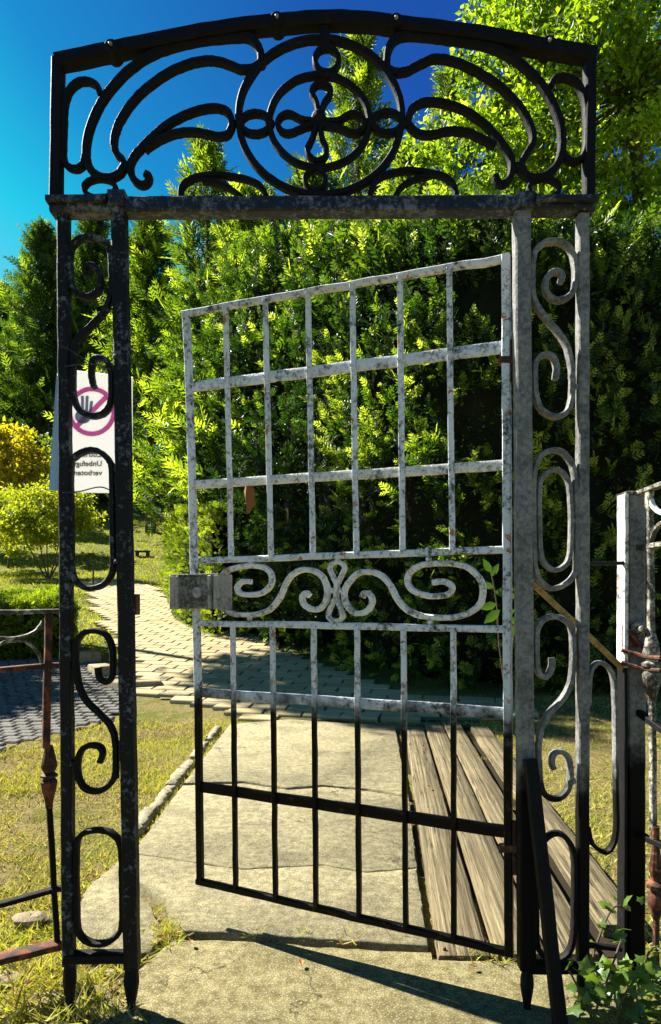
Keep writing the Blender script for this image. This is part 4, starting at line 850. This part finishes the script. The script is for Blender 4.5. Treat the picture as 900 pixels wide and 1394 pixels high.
for (fx, fy, l, sl) in ((-20, 2, 15, -1), (-14.5, -1, 20, 0), (-9, -1, 20, 1), (-4, 1, 15, 2)): hand.append([(ncx + fx, ncy + fy), (ncx + fx + 3.6, ncy + fy), (ncx + fx + 3.6 + sl, ncy + fy - l), (ncx + fx + sl, ncy + fy - l)])
hand.append([(ncx - 1, ncy + 8), (ncx + 1, ncy + 11), (ncx + 9, ncy + 3), (ncx + 7, ncy + .5)])
disc_print('hand_symbol', 'ink_hand', hand, dd=.003, th=.0013)
def text_line(txt, xr, y, hpx):
    cu = bpy.data.curves.new('print_line', 'FONT'); cu.body = txt; cu.size = hpx * PN * 1.5; cu.extrude = .0012; cu.resolution_u = 3
    o = bpy.data.objects.new('tmp', cu); COL.objects.link(o); dg = bpy.context.evaluated_depsgraph_get(); me = bpy.data.meshes.new_from_object(o.evaluated_get(dg)); bpy.data.objects.remove(o)
    p = N(xr, y, nd + .003) - ORG[no.name]
    # printed on the far side: read through the sheet it runs from right to left
    mt = Matrix.Translation(p) @ Matrix(((-1, 0, 0, 0), (0, 0, 1, 0), (0, 1, 0, 0), (0, 0, 0, 1))); me.transform(mt); me.materials.clear(); me.materials.append(M['ink_text'])
    t_ = bpy.data.objects.new('print_line', me); COL.objects.link(t_); t_.parent = no; ORG[t_.name] = ORG[no.name]
text_line('Zutritt für', 139, 622, 7); text_line('Unbefugte', 139, 634.5, 7); text_line('verboten!', 139, 647, 7)
def wire(pts, r=.0016):
    mb = MB(); sweep(mb, catmull(pts, False, 5), (0, .3, 1), 2 * r, 2 * r, False, round_=True, jit=0); return mb.build('tie_wire', 'wire', no)
wire([N(80, 470, DF - .01), F(95, 478) - Y * .02, F(112, 488) - Y * .018, F(128, 498) - Y * .016]); wire([F(92, 503) - Y * .018, F(112, 500) - Y * .02, F(140, 501) - Y * .018, N(152, 509, nd - .004)])
wire([N(78, 668), F(90, 672) - Y * .018, F(110, 670) - Y * .01, N(136, 663, nd - .004), N(155, 669, nd), N(172, 671, nd + .002)])

# left fence, turning a little toward the camera
fl0 = P(90, 818, 1.75); fl1 = P(0, 818, 1.66); fdir = (fl1 - fl0).normalized(); fn = Vector((fdir.y, -fdir.x, 0)); fn = fn if fn.y < 0 else -fn; FL = plane_hit(fl0, fn)
lf = empty('rusty_fence', Vector((FL(60, 1282).x, FL(60, 1282).y, 0)), 'rusty red-brown iron fence panel joined to the left jamb', 'fence')
def fpart(name, fn_, mat='rust', parent=None): mb = MB(); fn_(mb); return mb.build(name, mat, parent or lf)
fpart('top_rail', lambda m: bar(m, FL(84, 832), FL(-220, 838), fn, .012, .03), 'pale')
fpart('rail', lambda m: bar(m, FL(88, 905), FL(-220, 930), fn, .014, .02), 'rust'); fpart('rail', lambda m: bar(m, FL(90, 1207), FL(-220, 1290), fn, .013, .02), 'black'); fpart('bottom_rail', lambda m: bar(m, FL(92, 1283), FL(-220, 1360), fn, .02, .04), 'rust')
for x0, dx in ((66, 12), (-70, 2)):
    fpart('baluster', lambda m: bar(m, FL(x0, 834), FL(x0 - 3, 1018), fn, .018, .018)); fpart('baluster', lambda m: bar(m, FL(x0 + 1, 1095), FL(x0 + dx, 1288), fn, .014, .014), 'black')
    a = FL(x0 + 1, 1100); h = 86 * 1.72 / FPX
    fpart('spindle', lambda m: lathe(m, a, Z, [(.009, 0), (.011, .02), (.019, h * .32), (.021, h * .42), (.014, h * .48), (.022, h * .50), (.022, h * .53), (.013, h * .56), (.021, h * .66), (.018, h * .76), (.012, h * .92), (.009, h)], 10), 'rust')
for q, m_ in (([(58, 846), (47, 860), (25, 868), (0, 868), (-25, 862), (-45, 846)], 'pale'), ([(57, 902), (50, 886), (35, 874), (18, 872), (0, 877), (-20, 888), (-40, 904)], 'pale')):
    mb = MB(); sweep(mb, catmull([FL(*p) for p in q], False, 5), fn, .008, .012); mb.build('arch_strip', m_, lf)
# right fence with heavy post
fr0 = P(861, 818, 1.83); fr1 = P(900, 818, 1.715); frd = (fr1 - fr0).normalized(); frn = Vector((frd.y, -frd.x, 0)); frn = frn if frn.x < 0 else -frn; FR = plane_hit(fr0, frn)
rf = empty('peeling_fence', Vector((fr0.x, fr0.y, 0)), 'iron fence with heavy peeling post at the right edge', 'fence')
def rpart(name, fn_, mat='pale'): mb = MB(); fn_(mb); return mb.build(name, mat, rf)
pz0, pz1 = P(861, 1325, 1.83), P(861, 674, 1.83)
rpart('post', lambda m: bar(m, pz0, pz1, FN, .05, .06), 'grey'); rpart('post_cap', lambda m: box(m, pz1, X, Z, Y, .03, .006, .034), 'pale'); rpart('edge_light_strip', lambda m: bar(m, P(847.5, 908, 1.81), P(848, 674, 1.81), FN, .012, .05), 'silver'); rpart('edge_light_strip', lambda m: bar(m, P(847, 1320, 1.81), P(847.5, 908, 1.81), FN, .010, .045), 'black')  # pale strip stands in for the sunlit left edge of the post
for y0, y1, t_, m_ in ((674, 660, .012, 'pale'), (747, 741, .014, 'pale'), (965, 992, .016, 'black'), (1133, 1150, .016, 'black')): rpart('rail', lambda m: bar(m, FR(863, y0), FR(1000, y0 + (y1 - y0) * 137 / 37), frn, t_, .02), m_)
rpart('baluster', lambda m: bar(m, FR(884, 670), FR(886, 862), frn, .02, .016), 'pale'); rpart('baluster', lambda m: bar(m, FR(888, 955), FR(890, 1150), frn, .016, .014), 'pale')
a = FR(887, 960); h = 100 * 1.75 / FPX
rpart('spindle', lambda m: lathe(m, a, Z, [(.009, 0), (.012, .015), (.022, h * .3), (.024, h * .42), (.015, h * .5), (.026, h * .53), (.026, h * .57), (.015, h * .6), (.022, h * .72), (.018, h * .85), (.010, h)], 10), 'pale')
a = FR(893, 1250)
rpart('spindle', lambda m: lathe(m, a, Z, [(.009, 0), (.02, .03), (.022, .05), (.012, .075), (.024, .08), (.024, .09), (.012, .1), (.018, .13), (.01, .18), (.009, .24)], 10), 'rust')
rpart('baluster', lambda m: bar(m, FR(893, 1250), FR(894, 1420), frn, .013, .013), 'rust')
for q, m_ in (([(884, 672), (890, 690), (905, 700), (930, 704)], 'silver'), ([(886, 742), (890, 725), (902, 712), (925, 706)], 'pale')):
    mb = MB(); sweep(mb, catmull([FR(*p) for p in q], False, 5), frn, .01, .014); mb.build('arch_strip', m_, rf)
for yy in (888, 905): mb = MB(); sweep(mb, catmull([P(846, yy - 3, 1.79), P(862, yy + 1, 1.775), P(880, yy + 6, 1.75), P(900, yy + 8, 1.70)], False, 5), Z, .012, .012, False, round_=True); mb.build('clamp_band', 'rust', rf)
rpart('clamp_knob', lambda m: lathe(m, P(866, 856, 1.80), (0, -1, 0), [(.012, 0), (.02, .006), (.02, .02), (.014, .028), (.010, .03), (.010, .045), (.006, .048)], 12), 'pale')
rpart('clamp_plate', lambda m: box(m, P(858, 866, 1.796), X, Z, Y, .022, .03, .004), 'rust'); rpart('clamp_lever', lambda m: bar(m, P(856, 858, 1.78), P(878, 884, 1.765), FN, .009, .009), 'rust')

# ================================================================== SMALL THINGS
# ivy at the lower right
IV = [(0, -.02), (-.16, -.10), (-.42, -.16), (-.38, .08), (-.62, .30), (-.3, .42), (-.2, .62), (0, 1.0), (.2, .62), (.3, .42), (.62, .30), (.38, .08), (.42, -.16), (.16, -.10)]
ivm = []
for k in range(3):
    V = [(x, y, -.12 * abs(x) - .1 * y * y + random.uniform(-.03, .03)) for x, y in IV] + [(0, .3, .04)]
    me = bpy.data.meshes.new('leaf'); me.from_pydata(V, [], [(i, (i + 1) % 14, 14) for i in range(14)]); me.materials.append(M['ivy']); at = me.attributes.new('tint', 'FLOAT', 'POINT'); at.data.foreach_set('value', np.full(15, (.3, .55, .85)[k], np.float32)); me.shade_smooth(); ivm.append(me)
iv = empty('ivy_plant', G(830, 1360, 0), 'green ivy growing at the foot of the right jamb and post', 'ivy')
mb = MB()
ivs = [[G(785, 1400), P(800, 1330, 1.62), P(818, 1270, 1.66), P(836, 1235, 1.7), P(858, 1240, 1.72)], [G(860, 1400), P(872, 1330, 1.62), P(888, 1290, 1.6), P(905, 1300, 1.55)], [G(810, 1395), P(790, 1350, 1.52), P(775, 1322, 1.5)], [G(830, 1420), P(848, 1360, 1.5), P(868, 1330, 1.48)], [G(800, 1410), P(835, 1310, 1.6), P(850, 1270, 1.62)]]
for s in ivs:
    mb = MB(); sweep(mb, catmull(s, False, 5), (0, -1, .2), .005, .005, False, round_=True); mb.build('stem', 'bark', iv)
def ivy_leaf(p, s, rng=random):
    o = bpy.data.objects.new('leaf', rng.choice(ivm)); COL.objects.link(o); o.parent = iv; o.location = Vector(p) - ORG[iv.name]
    o.rotation_euler = (rng.uniform(-.2, 1.3), rng.uniform(-.6, .6), rng.uniform(-1.4, 1.4) + math.pi * (rng.random() < .4)); o.scale = (s, s, s)
for i in range(150):
    d = random.uniform(1.42, 1.75); px, py = random.uniform(778, 912), random.uniform(1310, 1420)
    p = P(px, py, d)
    if p.z < .01: p.z = random.uniform(.01, .06)
    ivy_leaf(p, random.uniform(.022, .042))
for s in ivs:
    for c in catmull(s, False, 4)[6:]: ivy_leaf(c + Vector((random.uniform(-.02, .02), -.012, random.uniform(-.01, .03))), random.uniform(.02, .036))
# sprig with oval leaves between the leaf and the hinge post
sg = empty('leafy_sprig', P(690, 955, 2.6), 'light green sprig with oval leaves beside the hinge stile', 'plant')
def sprig(path, leaves):
    mb = MB(); sweep(mb, catmull(path, False, 5), (0, -1, .2), .006, .006, False, round_=True); mb.build('stem', 'bark', sg)
    for (p, a, s) in leaves:
        V = [(-.0, 0, 0), (-.22, .3, .02), (-.2, .62, .02), (0, 1, -.05), (.2, .62, .02), (.22, .3, .02), (0, .4, -.03)]; q = Quaternion((0, 1, 0), R(a))
        mb = MB(); vs_ = [Vector(p) + q @ Vector((x * s, z * s - .01, y * s)) for x, y, z in V]; mb.add(vs_, [(i, (i + 1) % 6, 6) for i in range(6)]); o = mb.build('leaf', 'ivy', sg)
        at = o.data.attributes.new('tint', 'FLOAT', 'POINT'); at.data.foreach_set('value', np.full(len(o.data.vertices), .25, np.float32))
d_ = 2.6
sprig([P(690, 955, d_), P(680, 880, d_), P(676, 820, d_), P(668, 775, d_)], [(P(676, 822, d_), -105, .075), (P(680, 830, d_), -130, .085), (P(672, 800, d_), -70, .06), (P(676, 810, d_), 70, .075), (P(684, 840, d_), 110, .07), (P(668, 785, d_), 30, .06), (P(668, 780, d_), -30, .065), (P(672, 805, d_), 100, .07), (P(690, 850, d_), 140, .06)])
sprig([P(690, 955, d_), P(700, 860, d_), P(704, 800, d_), P(700, 770, d_)], [(P(704, 800, d_), 60, .06), (P(702, 815, d_), -60, .06), (P(702, 780, d_), 10, .06), (P(700, 840, d_), 120, .07), (P(701, 830, d_), -110, .06)])
d_ = 4.6
# a brown dead leaf caught on the third rail
def dead_leaf(name, label, p, q, s, group=None):
    V = [(0, 0, 0), (.28, .25, .1), (.2, .7, .16), (0, 1, .02), (-.2, .7, .12), (-.28, .25, .08), (0, .45, -.05)]
    V = [tuple(q @ Vector(v) * s) for v in V]; b = len(V); V2 = V + [(x, y, z - .0008) for x, y, z in V]
    Fc = [(i, (i + 1) % 6, 6) for i in range(6)] + [(b + (i + 1) % 6, b + i, b + 6) for i in range(6)] + [(i, b + i, b + (i + 1) % 6, (i + 1) % 6) for i in range(6)]
    me = bpy.data.meshes.new(name); me.from_pydata(V2, [], Fc); me.materials.append(M['deadleaf']); at = me.attributes.new('tint', 'FLOAT', 'POINT'); at.data.foreach_set('value', np.full(len(V2), random.random(), np.float32))
    o = bpy.data.objects.new(name, me); COL.objects.link(o); o.location = p; return tag(o, label, 'leaf', group)
dead_leaf('hanging_leaf', 'curled brown dead leaf hanging below the third rail of the gate', L(333, 655) - LN * .012, Quaternion((1, 0, 0), R(-88)) @ Quaternion((0, 1, 0), R(50)), .1)
for (x, y, lab) in ((650, 1030, 'brown dead leaf on the planks near their far right end'), (612, 1040, 'dead leaf on the second plank, far half'), (560, 1128, 'dead leaf in the gap between slab and first plank'), (586, 1075, 'pale dead leaf on the first plank'),
        (225, 1282, 'dead leaf in the grass tuft at the slab corner'), (120, 1310, 'dead leaf under the bottom bar of the left jamb'), (155, 1345, 'dead leaf between the feet of the left jamb'), (410, 1312, 'dead leaf on the threshold under the gate shadow tip'),
        (640, 1320, 'dead leaf on the threshold below the plank ends'), (262, 1290, 'dead leaf on the threshold near its left corner'), (300, 940, 'dead leaf on the paved path beside the free stile'), (520, 968, 'dead leaf where the paved path meets the slab'), (40, 1290, 'dead leaf by the bottom rail of the rusty fence'), (30, 1345, 'dead leaf in the weeds at the lower left corner')):
    p = T(x, y) if y < 985 else G(x, y); dead_leaf('fallen_leaf', lab, (p.x, p.y, p.z + .03 if y < 985 else (.018 if x > 580 and y < 1290 else .012)), Quaternion((0, 0, 1), random.uniform(0, 6)) @ Quaternion((1, 0, 0), random.uniform(-.3, .3)), random.uniform(.018, .032), 'fallen dead leaves')
# loose stones at the lower left
def rock(p, r, label, name='stone', flat=.5):
    mb = MB(); rs = random.Random(int(p[0] * 1e4)); V = []; Fc = []; nu, nv = 9, 6
    for i in range(nv + 1):
        ph = -math.pi / 2 + math.pi * i / nv
        for j in range(nu):
            th = 2 * math.pi * j / nu; k = r * rs.uniform(.7, 1.2); V.append(Vector(p) + Vector((k * math.cos(ph) * math.cos(th) * 1.3, k * math.cos(ph) * math.sin(th), k * math.sin(ph) * flat)))
    for i in range(nv):
        for j in range(nu): Fc.append((i * nu + j, i * nu + (j + 1) % nu, (i + 1) * nu + (j + 1) % nu, (i + 1) * nu + j))
    mb.add(V, Fc); return tag(mb.build(name, 'rock', None, origin=(p[0], p[1], 0), smooth=30), label, 'stone')
for (x, y, r, lab) in ((42, 1242, .05, 'pale rough stone lying in the grass by the rusty fence'), (14, 1320, .035, 'grey stone under the bottom rail of the rusty fence'), (128, 1345, .07, 'flat brown stone between the feet of the left jamb'), (62, 1352, .045, 'brown stone just left of the jamb foot'), (150, 1318, .03, 'small stone at the corner of the threshold')):
    p = G(x, y); rock((p.x, p.y, -.02), r, lab, flat=.34)
# stake and bench far up the path
p = T(127, 798); st = empty('garden_stake', p, 'thin dark stake with a small plate beside the far path', 'stake')
mb = MB(); bar(mb, p, p + Z * .62, FN, .035, .035); mb.build('stake', 'wire', st); mb = MB(); box(mb, p + Z * .66 - X * .05, X, Z, Y, .09, .03, .02); mb.build('plate', 'darkwood', st)
p = T(194, 758); bn = empty('garden_bench', p, 'small dark bench on the shaded slope near the hedge end', 'bench')
bw = 18 * p.y / FPX
for s in (-1, 1): mb = MB(); box(mb, p + X * s * bw * .4 + Z * .08, X, Z, Y, .04, .1, .12); mb.build('leg', 'darkwood', bn)
for k in range(3): mb = MB(); box(mb, p + Z * .2 + Y * (-.12 + .12 * k), X, Z, Y, bw * .5, .03, .05); mb.build('seat_slat', 'darkwood', bn)
